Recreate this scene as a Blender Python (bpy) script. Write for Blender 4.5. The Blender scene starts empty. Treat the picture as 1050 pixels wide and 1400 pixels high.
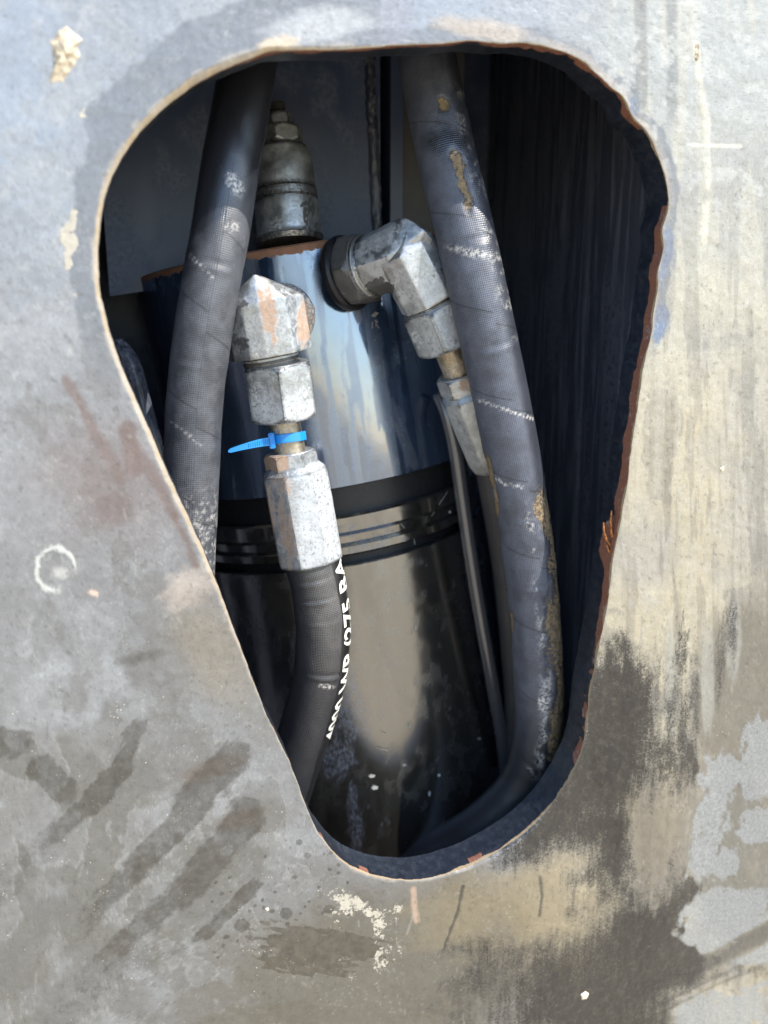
import bpy, bmesh, math, random
import numpy as np
from mathutils import Vector, Matrix
R = math.radians
scene = bpy.context.scene
random.seed(4)

# ------------------------------------------------------------------ camera
CAM = Vector((-0.170, -0.605, 0.160)); AIM = Vector((0.0, 0.0, 0.0))
FH = 700 / math.tan(R(58.5) / 2)                     # focal length in photo pixels
cd = bpy.data.cameras.new('camera'); cam = bpy.data.objects.new('camera', cd)
scene.collection.objects.link(cam); scene.camera = cam
cam.location = CAM
ROT = (AIM - CAM).to_track_quat('-Z', 'Y').to_matrix()
cam.rotation_euler = ROT.to_euler()
cd.sensor_fit = 'VERTICAL'; cd.sensor_height = 24; cd.lens = 12 / math.tan(R(58.5) / 2)
cd.clip_start = 0.02; cd.clip_end = 3000
cd.dof.use_dof = True; cd.dof.focus_distance = 0.70; cd.dof.aperture_fstop = 2.3

# ------------------------------------------------------------------ light
SUN_AZ, SUN_EL = R(48), R(47)                        # to the right of the plate's normal, above it
to_sun = Vector((math.sin(SUN_AZ) * math.cos(SUN_EL), -math.cos(SUN_AZ) * math.cos(SUN_EL), math.sin(SUN_EL)))
w = bpy.data.worlds.new('World'); scene.world = w; w.use_nodes = True
nt = w.node_tree
sky = nt.nodes.new('ShaderNodeTexSky'); sky.sky_type = 'NISHITA'; sky.sun_disc = False
sky.sun_elevation = SUN_EL; sky.sun_rotation = math.atan2(to_sun.x, to_sun.y)
sky.dust_density = 0.5; sky.ozone_density = 2.0; sky.air_density = 1.2
bg = nt.nodes['Background']; bg.inputs['Strength'].default_value = 0.15
nt.links.new(sky.outputs[0], bg.inputs['Color'])
sl = bpy.data.lights.new('sun', 'SUN'); sl.energy = 3.3; sl.angle = R(0.53); sl.color = (1.0, 0.94, 0.84)
so = bpy.data.objects.new('sun', sl); scene.collection.objects.link(so)
so.rotation_euler = to_sun.to_track_quat('Z', 'Y').to_euler()
vs = scene.view_settings
scene.display_settings.display_device = 'sRGB'
vs.view_transform = 'Standard'; vs.look = 'None'; vs.gamma = 1; vs.use_curve_mapping = False
vs.exposure = 1.38

# ------------------------------------------------------------------ helpers
def P(px, py, Y):
    """the real point at depth Y (metres behind the plate's face) seen at photo pixel px, py"""
    d = ROT @ Vector(((px - 525) / FH, (700 - py) / FH, -1.0))
    return CAM + d * ((Y - CAM.y) / d.y)

RN = np.array(ROT)
def to_px(co):
    """photo pixels of an (n,3) array of world points"""
    v = (co - np.array(CAM)) @ RN
    return 525 + FH * v[:, 0] / -v[:, 2], 700 - FH * v[:, 1] / -v[:, 2]

def _h(ix, iy, iz, s):
    n = (ix * 374761393 + iy * 668265263 + iz * 2147483647 + s * 1274126177) & 0xffffffff
    n = ((n ^ (n >> 13)) * 1274126177) & 0xffffffff
    return ((n ^ (n >> 16)) & 0xffff) / 65535.0
def vn(x, y, z=None, s=0):
    z = np.zeros_like(x) if z is None else z
    xi, yi, zi = (np.floor(a).astype(np.int64) for a in (x, y, z))
    fx, fy, fz = x - xi, y - yi, z - zi
    fx, fy, fz = (a * a * (3 - 2 * a) for a in (fx, fy, fz))
    def g(a, b, c): return _h(xi + a, yi + b, zi + c, s)
    L = lambda a, b, t: a + (b - a) * t
    q0 = L(L(g(0,0,0), g(1,0,0), fx), L(g(0,1,0), g(1,1,0), fx), fy)
    q1 = L(L(g(0,0,1), g(1,0,1), fx), L(g(0,1,1), g(1,1,1), fx), fy)
    return L(q0, q1, fz)
def fbm(x, y, z=None, s=0, o=4):
    t, a, n = 0, .5, 0
    for k in range(o):
        f = 2.03 ** k
        t = t + a * vn(x * f + 7.1 * k, y * f + 3.7 * k, None if z is None else z * f, s + k); n += a; a *= .5
    return t / n
def ss(a, b, x):
    t = np.clip((x - a) / (b - a), 0, 1); return t * t * (3 - 2 * t)
def segdist(x, y, pts):
    """distance to a polyline and position along it"""
    best = np.full_like(x, 1e9); tt = np.zeros_like(x)
    n = len(pts) - 1
    for i in range(n):
        (x0, y0), (x1, y1) = pts[i][:2], pts[i + 1][:2]
        dx, dy = x1 - x0, y1 - y0
        t = np.clip(((x - x0) * dx + (y - y0) * dy) / (dx * dx + dy * dy + 1e-9), 0, 1)
        d = np.hypot(x - x0 - t * dx, y - y0 - t * dy)
        m = d < best; best[m] = d[m]; tt[m] = ((i + t) / n)[m]
    return best, tt
def blob(x, y, cx, cy, rx, ry=None, ang=0, soft=.5, s=0, wob=.35, fr=2.5):
    """irregular patch, 1 inside"""
    ry = ry or rx; c, q = math.cos(R(ang)), math.sin(R(ang)); out = np.zeros_like(x)
    k = 1.6 + wob; near = np.nonzero((np.abs(x - cx) < k * max(rx, ry)) & (np.abs(y - cy) < k * max(rx, ry)))[0]
    if not len(near): return out
    x = x[near]; y = y[near]
    u = ((x - cx) * c + (y - cy) * q) / rx; v = (-(x - cx) * q + (y - cy) * c) / ry
    d = np.hypot(u, v) + (fbm(u * fr + 31, v * fr + 17, None, s) - .5) * 2 * wob
    out[near] = 1 - ss(1 - soft * .5, 1 + soft * .5, d); return out

COL = scene.collection
def tag(o, label=None, cat=None, group=None, kind=None):
    for k, v in (('label', label), ('category', cat), ('group', group), ('kind', kind)):
        if v: o[k] = v
    return o
def thing(name, loc, label, cat, group=None):
    o = bpy.data.objects.new(name, None); COL.objects.link(o); o.location = loc
    o.empty_display_size = .02
    return tag(o, label, cat, group)
def obj(name, me, mat, parent=None, label=None):
    o = bpy.data.objects.new(name, me); COL.objects.link(o)
    me.materials.clear(); me.materials.append(mat)
    if parent is not None:
        o.parent = parent
        l = parent.location.copy(); q = parent
        while q.parent: q = q.parent; l += q.location
        o.location = -l if parent.type == 'EMPTY' else (0, 0, 0)
    if label: o['label'] = label
    return o
def mesh(name, v, f, uv=None, sharp=None, smooth=True):
    me = bpy.data.meshes.new(name)
    me.from_pydata([tuple(p) for p in v], [], [tuple(q) for q in f]); me.update()
    if uv is not None:
        L = me.uv_layers.new(name='UVMap')
        L.data.foreach_set('uv', np.asarray(uv, dtype=np.float32).ravel())
    if smooth: me.polygons.foreach_set('use_smooth', [True] * len(me.polygons))
    if sharp: me.set_sharp_from_angle(angle=R(sharp))
    return me
def coords(me):
    a = np.empty(len(me.vertices) * 3, dtype=np.float32); me.vertices.foreach_get('co', a)
    return a.reshape(-1, 3).astype(np.float64)
def attr(me, name, rgba):
    a = me.color_attributes.new(name, 'FLOAT_COLOR', 'POINT')
    a.data.foreach_set('color', np.asarray(rgba, dtype=np.float32).ravel())
def paint(me, fn=None, name='wear'):
    """r = rust, g = grime or shade, b = dust, scuff or lit side, a = wet sheen: painted by a function of pixel and position"""
    co = coords(me); x, y = to_px(co)
    z = np.zeros(len(co))
    out = fn(x, y, co) if fn else {}
    attr(me, name, np.stack([np.clip(out.get(k, z), 0, 1) + z for k in 'rgba'], 1))
    return me

def frames(pts):
    t = [(pts[min(i + 1, len(pts) - 1)] - pts[max(i - 1, 0)]).normalized() for i in range(len(pts))]
    # u points to the right of the camera's view so that "angle" means the same on every tube
    ref = Vector((0, -1, 0)); out = []
    for d in t:
        u = (ref - d * ref.dot(d)).normalized(); out.append((d, u, d.cross(u)))
    return out
def spline(ctrl, step=.002):
    ctrl = [Vector(c) for c in ctrl]
    c = [ctrl[0] * 2 - ctrl[1]] + ctrl + [ctrl[-1] * 2 - ctrl[-2]]; out = []
    for i in range(1, len(c) - 2):
        p0, p1, p2, p3 = c[i - 1:i + 3]; n = max(2, int((p2 - p1).length / step))
        for k in range(n):
            t = k / n
            out.append(.5 * ((2 * p1) + (p2 - p0) * t + (2 * p0 - 5 * p1 + 4 * p2 - p3) * t * t + (3 * p1 - p0 - 3 * p2 + p3) * t ** 3))
    out.append(ctrl[-1]); return out
def tube(name, pts, r, seg=64, rfn=None, caps=True):
    """r: radius; rfn(s metres, theta array) -> added radius. theta 0 faces the camera, + to the left"""
    fr = frames(pts); v = []; f = []; uvs = []; th = np.arange(seg) * 2 * math.pi / seg
    s = 0; ss_ = []
    for i, p in enumerate(pts):
        if i: s += (p - pts[i - 1]).length
        ss_.append(s); d, u, w_ = fr[i]
        rr = r + (rfn(s, th) if rfn else 0) + 0 * th
        U, W, C = np.array(u), np.array(w_), np.array(p)
        v += list(C + (np.cos(th) * rr)[:, None] * U + (np.sin(th) * rr)[:, None] * W)
    for i in range(len(pts) - 1):
        for j in range(seg):
            k = (j + 1) % seg
            f.append((i * seg + j, (i + 1) * seg + j, (i + 1) * seg + k, i * seg + k))
            a0, a1 = j * 2 * math.pi / seg * r, (j + 1) * 2 * math.pi / seg * r
            uvs += [(a0, ss_[i]), (a0, ss_[i + 1]), (a1, ss_[i + 1]), (a1, ss_[i])]
    if caps:
        n = len(pts) - 1
        f.append(tuple(range(seg))); uvs += [(0, 0)] * seg
        f.append(tuple(n * seg + j for j in reversed(range(seg)))); uvs += [(0, 0)] * seg
    return mesh(name, v, f, uvs)
def lathe(name, A, B, prof, seg=96, sides=0, cornr=None, rot=0, sharp=28, sub=.0025, noise=0, capped=True):
    """turn profile [(t along A-B in metres, radius, flat)] ; flat=1 makes that ring follow a polygon of
    `sides` sides whose apothem is radius; cornr(t) caps the corners (the chamfer of a nut)"""
    A = Vector(A); B = Vector(B); d = (B - A).normalized()
    u = (Vector((0, -1, 0)) - d * Vector((0, -1, 0)).dot(d)).normalized(); w_ = d.cross(u)
    th = np.arange(seg) * 2 * math.pi / seg
    prof2 = [prof[0]]
    for a, b in zip(prof, prof[1:]):
        n = max(1, int(math.hypot(b[0] - a[0], b[1] - a[1]) / sub))
        for k in range(1, n + 1):
            q = k / n; prof2.append(tuple(a[i] + (b[i] - a[i]) * q for i in range(3)))
    v = []; f = []
    for (t, r, fl) in prof2:
        rr = np.full(seg, r, dtype=float)
        if sides and fl > 0:
            h = math.pi / sides
            ph = (th + rot) % (2 * h) - h
            hexr = r / np.cos(ph)
            if cornr: hexr = np.minimum(hexr, cornr(t))
            rr = rr * (1 - fl) + hexr * fl
        base = np.array(A + d * t)
        v += list(base + (np.cos(th) * rr)[:, None] * np.array(u) + (np.sin(th) * rr)[:, None] * np.array(w_))
    if noise:
        v = np.array(v); n_ = (fbm(v[:, 0] * 160, v[:, 1] * 160, v[:, 2] * 160) - .5) * noise
        c = v - (np.array(A) + ((v - np.array(A)) @ np.array(d))[:, None] * np.array(d))
        v = list(v + c / (np.linalg.norm(c, axis=1)[:, None] + 1e-9) * n_[:, None])
    n = len(prof2)
    for i in range(n - 1):
        for j in range(seg):
            k = (j + 1) % seg; f.append((i * seg + j, (i + 1) * seg + j, (i + 1) * seg + k, i * seg + k))
    if capped:
        f.append(tuple(range(seg))); f.append(tuple((n - 1) * seg + j for j in reversed(range(seg))))
    return mesh(name, v, f, None, sharp)
def nut(name, A, B, ap, ch=.004, rot=0, sides=6, noise=.0003):
    """hexagon nut from A to B, apothem ap, chamfered at both ends"""
    L = (Vector(B) - Vector(A)).length; full = ap / math.cos(math.pi / sides)
    k = lambda t: ap * .985 + min(t, L - t) * (full - ap) / ch * 1.0 if min(t, L - t) < ch else full * 1.001
    pr = [(0, ap * .96, 0), (0.0006, ap * .985, 0), (.0007, ap, 1), (ch * .5, ap, 1), (ch, ap, 1), (L - ch, ap, 1), (L - ch * .5, ap, 1),
          (L - .0007, ap, 1), (L - .0006, ap * .985, 0), (L, ap * .96, 0)]
    return lathe(name, A, B, pr, sides=sides, cornr=k, rot=rot, seg=96, noise=noise, sub=.0015)
def hull(name, groups, bevel=.0012, sub=5, noise=.0006):
    """several convex lumps joined into one forged body"""
    bm = bmesh.new()
    for pts in groups:
        b = bmesh.new(); vs_ = [b.verts.new(p) for p in pts]
        r_ = bmesh.ops.convex_hull(b, input=vs_)
        bmesh.ops.delete(b, geom=list({g for g in list(r_['geom_unused']) + list(r_['geom_interior']) if isinstance(g, bmesh.types.BMVert)}), context='VERTS')
        bmesh.ops.dissolve_limit(b, angle_limit=R(3), verts=b.verts, edges=b.edges)
        bmesh.ops.bevel(b, geom=b.edges[:] , offset=bevel, segments=2, profile=.6, affect='EDGES')
        bmesh.ops.triangulate(b, faces=b.faces)
        for _ in range(sub):
            es = [e for e in b.edges if e.calc_length() > .0025]
            if not es: break
            bmesh.ops.subdivide_edges(b, edges=es, cuts=1)
            bmesh.ops.triangulate(b, faces=b.faces)
        bmesh.ops.recalc_face_normals(b, faces=b.faces)
        b.normal_update()
        cc = np.array([v_.co[:] for v_ in b.verts]) * 130; nz = (fbm(cc[:, 0], cc[:, 1], cc[:, 2]) - .5) * noise
        for v_, k_ in zip(b.verts, nz): v_.co += v_.normal * float(k_)
        t_ = bpy.data.meshes.new('t'); b.to_mesh(t_); b.free(); bm.from_mesh(t_); bpy.data.meshes.remove(t_)
    me = bpy.data.meshes.new(name); bm.to_mesh(me); bm.free()
    me.polygons.foreach_set('use_smooth', [True] * len(me.polygons)); me.set_sharp_from_angle(angle=R(24))
    return me
def prism(A, B, ap, sides=8, rot=0, ap2=None):
    A = Vector(A); B = Vector(B); d = (B - A).normalized()
    u = (Vector((0, -1, 0)) - d * Vector((0, -1, 0)).dot(d)).normalized(); w_ = d.cross(u)
    out = []
    for C, a in ((A, ap), (B, ap2 or ap)):
        rr = a / math.cos(math.pi / sides)
        for j in range(sides):
            t = (j + .5) * 2 * math.pi / sides + rot; out.append(C + u * (rr * math.cos(t)) + w_ * (rr * math.sin(t)))
    return out
def box(name, x0, x1, y0, y1, z0, z1, n=1):
    v = []; f = []
    c = [(x0, y0, z0), (x1, y0, z0), (x1, y1, z0), (x0, y1, z0), (x0, y0, z1), (x1, y0, z1), (x1, y1, z1), (x0, y1, z1)]
    return mesh(name, c, [(0, 3, 2, 1), (4, 5, 6, 7), (0, 1, 5, 4), (1, 2, 6, 5), (2, 3, 7, 6), (3, 0, 4, 7)], smooth=False)
def sheet(name, a, b, c, nu, nv):
    """grid from corner a along b-a and c-a"""
    a, b, c = map(np.array, (a, b, c)); v = []; f = []
    U, V = np.meshgrid(np.linspace(0, 1, nu + 1), np.linspace(0, 1, nv + 1))
    v = a + U.reshape(-1, 1) * (b - a) + V.reshape(-1, 1) * (c - a)
    for j in range(nv):
        for i in range(nu):
            k = j * (nu + 1) + i; f.append((k, k + 1, k + nu + 2, k + nu + 1))
    return mesh(name, v, f)

# ------------------------------------------------------------------ materials
class NT:
    def __init__(s, name):
        s.m = bpy.data.materials.new(name); s.m.use_nodes = True; s.t = s.m.node_tree; s.b = s.t.nodes['Principled BSDF']
    def n(s, typ, **kw):
        x = s.t.nodes.new('ShaderNode' + typ)
        for k, v in kw.items():
            if k.startswith('i_'): 
                key = k[2:].replace('_', ' ')
                x.inputs[int(key) if key.isdigit() else key].default_value = v
            else: setattr(x, k, v)
        return x
    def l(s, a, b): s.t.links.new(a, b)
    def noise(s, vec, scale, detail=4, rough=.55, dist=0):
        x = s.n('TexNoise'); x.inputs['Scale'].default_value = scale; x.inputs['Detail'].default_value = detail
        x.inputs['Roughness'].default_value = rough; x.inputs['Distortion'].default_value = dist
        s.l(vec, x.inputs['Vector']); return x.outputs['Fac']
    def ramp(s, fac, a, b, lo=0., hi=1.):
        x = s.n('MapRange'); x.interpolation_type = 'SMOOTHSTEP'
        for i, v in enumerate((a, b, lo, hi)): x.inputs[i + 1].default_value = v
        s.l(fac, x.inputs[0]); return x.outputs[0]
    def math(s, op, a, b=None, clamp=False):
        x = s.n('Math', operation=op, use_clamp=clamp)
        for i, q in enumerate((a, b)):
            if q is None: continue
            if isinstance(q, (int, float)): x.inputs[i].default_value = q
            else: s.l(q, x.inputs[i])
        return x.outputs[0]
    def mix(s, fac, a, b):
        x = s.n('Mix', data_type='RGBA')
        for inp, q in ((x.inputs[0], fac), (x.inputs[6], a), (x.inputs[7], b)):
            if isinstance(q, (int, float)): inp.default_value = q
            elif isinstance(q, tuple): inp.default_value = (*q, 1)
            else: s.l(q, inp)
        return x.outputs[2]
    def mixf(s, fac, a, b):
        x = s.n('Mix', data_type='FLOAT')
        for inp, q in ((x.inputs[0], fac), (x.inputs[2], a), (x.inputs[3], b)):
            if isinstance(q, (int, float)): inp.default_value = q
            else: s.l(q, inp)
        return x.outputs[0]
    def bump(s, h, strength, dist, prev=None):
        x = s.n('Bump'); x.inputs['Strength'].default_value = strength; x.inputs['Distance'].default_value = dist
        s.l(h, x.inputs['Height'])
        if prev: s.l(prev, x.inputs['Normal'])
        return x.outputs[0]
    def co(s): return s.n('TexCoord').outputs['Object']
    def at(s, name):
        a = s.n('Attribute', attribute_name=name); q = s.n('SeparateColor'); s.l(a.outputs['Color'], q.inputs[0])
        return a.outputs['Color'], q.outputs[0], q.outputs[1], q.outputs[2], a.outputs['Alpha']
    def scl(s, vec, v):
        x = s.n('Mapping'); x.inputs['Scale'].default_value = v; s.l(vec, x.inputs['Vector']); return x.outputs[0]
    def set(s, **kw):
        for k, v in kw.items():
            i = s.b.inputs[k.replace('_', ' ')]
            if isinstance(v, (int, float)): i.default_value = v
            elif isinstance(v, tuple): i.default_value = (*v, 1)
            else: s.l(v, i)

def mat_plate():
    t = NT('dusty_black_steel'); c = t.co()
    col, r, g, b, a = t.at('paintcol'); _, rough, hgt, dust, sparkle = t.at('paintaux')
    fine = t.noise(c, 900, 3, .7); mid = t.noise(c, 160, 5, .65)
    f = t.math('MULTIPLY', t.ramp(fine, .25, .75, .88, 1.12), t.ramp(mid, .2, .8, .90, 1.10))
    f2 = t.mixf(t.math('MULTIPLY', dust, 1.0, True), 1.0, f)
    vm = t.n('VectorMath', operation='SCALE'); t.l(col, vm.inputs[0]); t.l(f2, vm.inputs['Scale'])
    # pale grit grains
    vo = t.n('TexVoronoi', feature='F1'); vo.inputs['Scale'].default_value = 420; t.l(c, vo.inputs['Vector'])
    sp = t.ramp(vo.outputs['Distance'], .12, .25, 1, 0)
    gate = t.ramp(t.noise(c, 45, 3, .6), .52, .66)
    sp = t.math('MULTIPLY', t.math('MULTIPLY', sp, gate), sparkle)
    pick = t.n('SeparateColor'); t.l(vo.outputs['Color'], pick.inputs[0])
    sp = t.math('MULTIPLY', sp, t.ramp(pick.outputs[0], .55, .75))
    basec = t.mix(sp, vm.outputs[0], (.62, .56, .45))
    rg = t.math('ADD', rough, t.ramp(mid, .3, .7, -.07, .07), True)
    h = t.math('ADD', t.math('MULTIPLY', fine, .5), mid)
    _, msm, mpl, mdk, mfl = t.at('paintmask')
    br1 = t.noise(c, 420, 5, .72); br2 = t.noise(c, 110, 5, .7)
    brk = t.math('ADD', t.math('MULTIPLY', t.math('SUBTRACT', br1, .5), .55), t.math('MULTIPLY', t.math('SUBTRACT', br2, .5), .75))
    def cut(m, a=.44, b=.56, k=1.0):
        return t.ramp(t.math('ADD', m, t.math('MULTIPLY', brk, k)), a, b)
    sm = t.math('MULTIPLY', cut(msm, .30, .70, .7), t.ramp(br2, .25, .75, .45, .95))
    stip = t.noise(c, 560, 5, .85); stv_ = t.noise(t.scl(c, (1, 1, .12)), 170, 4, .65)
    pl = t.ramp(t.math('ADD', mpl, t.math('ADD', t.math('MULTIPLY', brk, .8), t.math('MULTIPLY', t.math('SUBTRACT', stip, .5), 1.3))), .38, .66)
    dkm = t.ramp(t.math('ADD', mdk, t.math('ADD', t.math('MULTIPLY', t.math('SUBTRACT', stip, .5), 1.3), t.math('ADD', t.math('MULTIPLY', t.math('SUBTRACT', br2, .5), .45), t.math('MULTIPLY', t.math('SUBTRACT', stv_, .5), .7)))), .30, .78); fl = cut(mfl, .46, .54, 1.3)  # stippled border of the black imitates sun glints on orange peel
    smc = t.n('VectorMath', operation='MULTIPLY'); t.l(basec, smc.inputs[0]); smc.inputs[1].default_value = (.36, .345, .33)
    basec = t.mix(sm, basec, smc.outputs[0])
    black = t.mix(t.math('MULTIPLY', sp, .5), t.mix(t.ramp(br2, .45, .75), (.011, .011, .013), (.040, .036, .030)), (.35, .32, .27))
    basec = t.mix(t.math('MULTIPLY', dkm, .96), basec, black)
    pc = t.mix(t.ramp(br1, .3, .7), (.13, .135, .135), (.25, .26, .265)); basec = t.mix(t.math('MULTIPLY', pl, .72), basec, pc)
    basec = t.mix(fl, basec, t.mix(br1, (.24, .21, .16), (.44, .41, .35)))
    rg = t.mixf(sm, rg, .42); rg = t.mixf(dkm, rg, t.ramp(br2, .3, .7, .14, .30)); rg = t.mixf(pl, rg, .62)
    n1 = t.bump(h, .10, .0005)
    peel = t.noise(c, 260, 2, .45)
    n2 = t.bump(t.math('MULTIPLY', peel, t.mixf(dkm, .35, 1.3)), .6, .0012, n1)
    n3 = t.bump(t.math('ADD', t.math('MULTIPLY', pl, .6), fl), .5, .0004, n2)
    t.b.inputs['Coat Roughness'].default_value = .22; t.set(Coat_Weight=t.mixf(dkm, .25, .7)); t.set(Base_Color=basec, Roughness=rg, Normal=n3); t.set(Specular_IOR_Level=t.mixf(dkm, .6, .30))
    return t.m

def mat_gloss(name, base=(.012, .014, .020), rough=.14, metal=0., dustcol=(.20, .24, .33), streak=False, spec=1.0, tint=None, coat=0.):
    """black machine enamel; wear.r bare rust, wear.g thick dust, wear.b scuffs and painted glint, wear.a satin"""
    t = NT(name); c = t.co(); _, r, g, b, a = t.at('wear')
    n1 = t.noise(c, 60, 5, .6); n2 = t.noise(t.scl(c, (1, 1, .07)), 130, 4, .6); sp = t.noise(c, 700, 2, .6)
    rustm = t.ramp(t.math('ADD', r, t.math('MULTIPLY', t.math('SUBTRACT', t.noise(c, 190, 4, .65), .5), .9)), .42, .58)
    rustc = t.mix(t.noise(c, 260, 4, .7), (.09, .035, .018), (.36, .16, .075))
    film = t.ramp(n2 if streak else n1, .45, .75, 0, .35 if streak else .10)
    dm = t.math('MAXIMUM', film, t.math('MULTIPLY', g, t.ramp(t.noise(c, 240, 4, .65), .3, .65)))
    sc = t.math('MULTIPLY', b, t.ramp(t.noise(t.scl(c, (1, 1, .5)), 420, 5, .75), .30, .72))
    dm = t.math('MAXIMUM', dm, t.math('MULTIPLY', sc, .8))
    spk = t.math('MULTIPLY', t.ramp(sp, .74, .80), .16)
    dm = t.math('MAXIMUM', dm, spk)
    col = t.mix(dm, base, dustcol); col = t.mix(rustm, col, rustc)
    rg = t.mixf(t.math('MAXIMUM', dm, t.math('MULTIPLY', a, .6)), rough, .6); rg = t.mixf(rustm, rg, .85)
    mt = t.mixf(t.math('MAXIMUM', dm, rustm), metal, 0.)
    nn = t.bump(n1, .12, .0015); nn = t.bump(t.noise(c, 420, 2, .5), .10, .0004, nn)
    nn = t.bump(t.math('ADD', rustm, dm), .25, .0006, nn)
    t.set(Base_Color=col, Roughness=rg, Metallic=mt, Normal=nn)
    t.b.inputs['Specular IOR Level'].default_value = spec
    if coat:
        t.set(Coat_Roughness=t.math('ADD', t.ramp(t.noise(c, 28, 4, .6), .35, .7, .04, .13), t.math('MULTIPLY', a, .30))); t.b.inputs['Coat IOR'].default_value = 2.5
        t.set(Coat_Weight=t.mixf(t.math('MAXIMUM', dm, rustm), coat, 0.))
    if tint: t.b.inputs['Specular Tint'].default_value = (*tint, 1)
    return t.m

def mat_zinc(name='zinc_plated_steel', base=(.46, .48, .50), rough=.34, warm=.35):
    """wear.r rust, wear.g black oil and painted shade, wear.b white bloom and sunlit facets"""
    t = NT(name); c = t.co(); _, r, g, b, a = t.at('wear')
    n1 = t.noise(c, 140, 5, .7); n2 = t.noise(c, 480, 4, .75); n3 = t.noise(c, 45, 4, .6)
    col = t.mix(t.ramp(n1, .35, .68), tuple(x * .62 for x in base), base)
    bloom = t.math('MAXIMUM', t.math('MULTIPLY', t.ramp(n3, .45, .65), t.ramp(n2, .42, .6)), t.math('MULTIPLY', b, t.ramp(n2, .3, .55)))
    col = t.mix(t.math('MULTIPLY', bloom, .6), col, (.50, .515, .53))
    n4 = t.noise(c, 750, 3, .7)
    pit = t.math('MAXIMUM', t.math('MULTIPLY', t.ramp(n2, .40, .33), t.ramp(n1, .42, .6, .3, 1)), t.math('MULTIPLY', t.ramp(n4, .40, .33), t.ramp(n3, .42, .6)))
    col = t.mix(t.math('MULTIPLY', pit, .6), col, (.08, .075, .07))
    rm = t.ramp(t.math('ADD', r, t.math('MULTIPLY', t.math('SUBTRACT', t.noise(c, 230, 6, .8), .5), 1.5)), .34, .86)
    rc = t.mix(t.noise(c, 330, 3, .7), (.14, .075, .045), (.46, .29, .165))
    col = t.mix(t.math('MULTIPLY', rm, .82), col, rc)
    gm = t.ramp(t.math('ADD', g, t.math('MULTIPLY', t.math('SUBTRACT', t.noise(c, 180, 4, .7), .5), .8)), .4, .6)
    col = t.mix(t.math('MULTIPLY', gm, .9), col, (.035, .033, .032))
    mt = t.mixf(bloom, .85, .35); mt = t.mixf(t.math('MAXIMUM', rm, gm), mt, .05)
    rg = t.mixf(bloom, rough, .62); rg = t.mixf(rm, rg, .8); rg = t.mixf(gm, rg, .3)
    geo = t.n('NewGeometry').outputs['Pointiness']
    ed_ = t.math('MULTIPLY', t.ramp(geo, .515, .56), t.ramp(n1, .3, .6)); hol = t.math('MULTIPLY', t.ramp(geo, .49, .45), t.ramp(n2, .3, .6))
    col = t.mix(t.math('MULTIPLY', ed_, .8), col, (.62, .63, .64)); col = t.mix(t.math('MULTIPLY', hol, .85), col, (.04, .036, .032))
    nn = t.bump(n1, .35, .0009); nn = t.bump(n2, .4, .0005, nn); nn = t.bump(pit, -.4, .0003, nn); nn = t.bump(rm, .3, .0004, nn)
    t.set(Base_Color=col, Roughness=rg, Metallic=mt, Normal=nn)
    return t.m

def mat_rubber(name, dustc=(.17, .17, .185), per=.0030, weave=.42, base=(.016, .017, .022), goldc=(.30, .215, .115), wrap=1.):
    """woven hose jacket. wear.r golden mud, wear.g dust film, wear.b pale scuffs and painted sunlit strip, wear.a oil wet"""
    t = NT(name); c = t.co(); uv = t.n('TexCoord').outputs['UV']; _, r, g, b, a = t.at('wear')
    q = t.n('SeparateXYZ'); t.l(uv, q.inputs[0])
    k = 2 * math.pi / per
    d1 = t.math('ADD', q.outputs[0], q.outputs[1]); d2 = t.math('SUBTRACT', q.outputs[0], q.outputs[1])
    wr = t.math('FRACT', t.math('MULTIPLY', t.math('ADD', q.outputs[1], t.math('MULTIPLY', q.outputs[0], .42)), 1 / .0665))
    seam = t.ramp(wr, .0, .035, 1, 0); lift = t.math('MULTIPLY', t.ramp(wr, 0., .25, 1, 0), wrap)
    wv = t.math('MULTIPLY', t.math('SINE', t.math('MULTIPLY', d1, k)), t.math('SINE', t.math('MULTIPLY', d2, k)))
    wv = t.ramp(wv, -.9, .9)
    n1 = t.noise(c, 70, 5, .6); n2 = t.noise(c, 420, 4, .7); n3 = t.noise(c, 900, 2, .6)
    gm = t.math('MULTIPLY', g, t.math('MULTIPLY', t.ramp(n1, .25, .7, .45, 1.0), t.ramp(n2, .25, .7, .7, 1.0)))
    gm = t.math('MULTIPLY', gm, t.mixf(wv, .55, 1.0))
    col = t.mix(gm, base, dustc)
    col = t.mix(t.math('MULTIPLY', b, t.ramp(n2, .4, .6)), col, (.52, .50, .47))
    rm = t.ramp(t.math('ADD', r, t.math('MULTIPLY', t.math('SUBTRACT', n2, .5), 1.3)), .45, .62)
    rc = t.mix(t.noise(c, 380, 3, .7), (.055, .042, .028), goldc)
    col = t.mix(rm, col, rc)
    col = t.mix(t.math('MULTIPLY', t.math('MULTIPLY', seam, wrap), .6), col, (.010, .010, .012))
    sp = t.ramp(n3, .74, .79); col = t.mix(t.math('MULTIPLY', sp, .45), col, (.5, .48, .42))
    rg = t.mixf(gm, .40, .62); rg = t.mixf(rm, rg, .75); rg = t.mixf(a, rg, .20)
    nn = t.bump(lift, .6, .0012); nn = t.bump(wv, weave, .0003, nn); nn = t.bump(n2, .25, .0005, nn); nn = t.bump(rm, .7, .0012, nn)
    t.set(Base_Color=col, Roughness=rg, Normal=nn); t.set(Specular_IOR_Level=t.mixf(a, .55, 1.0))
    return t.m

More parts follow.
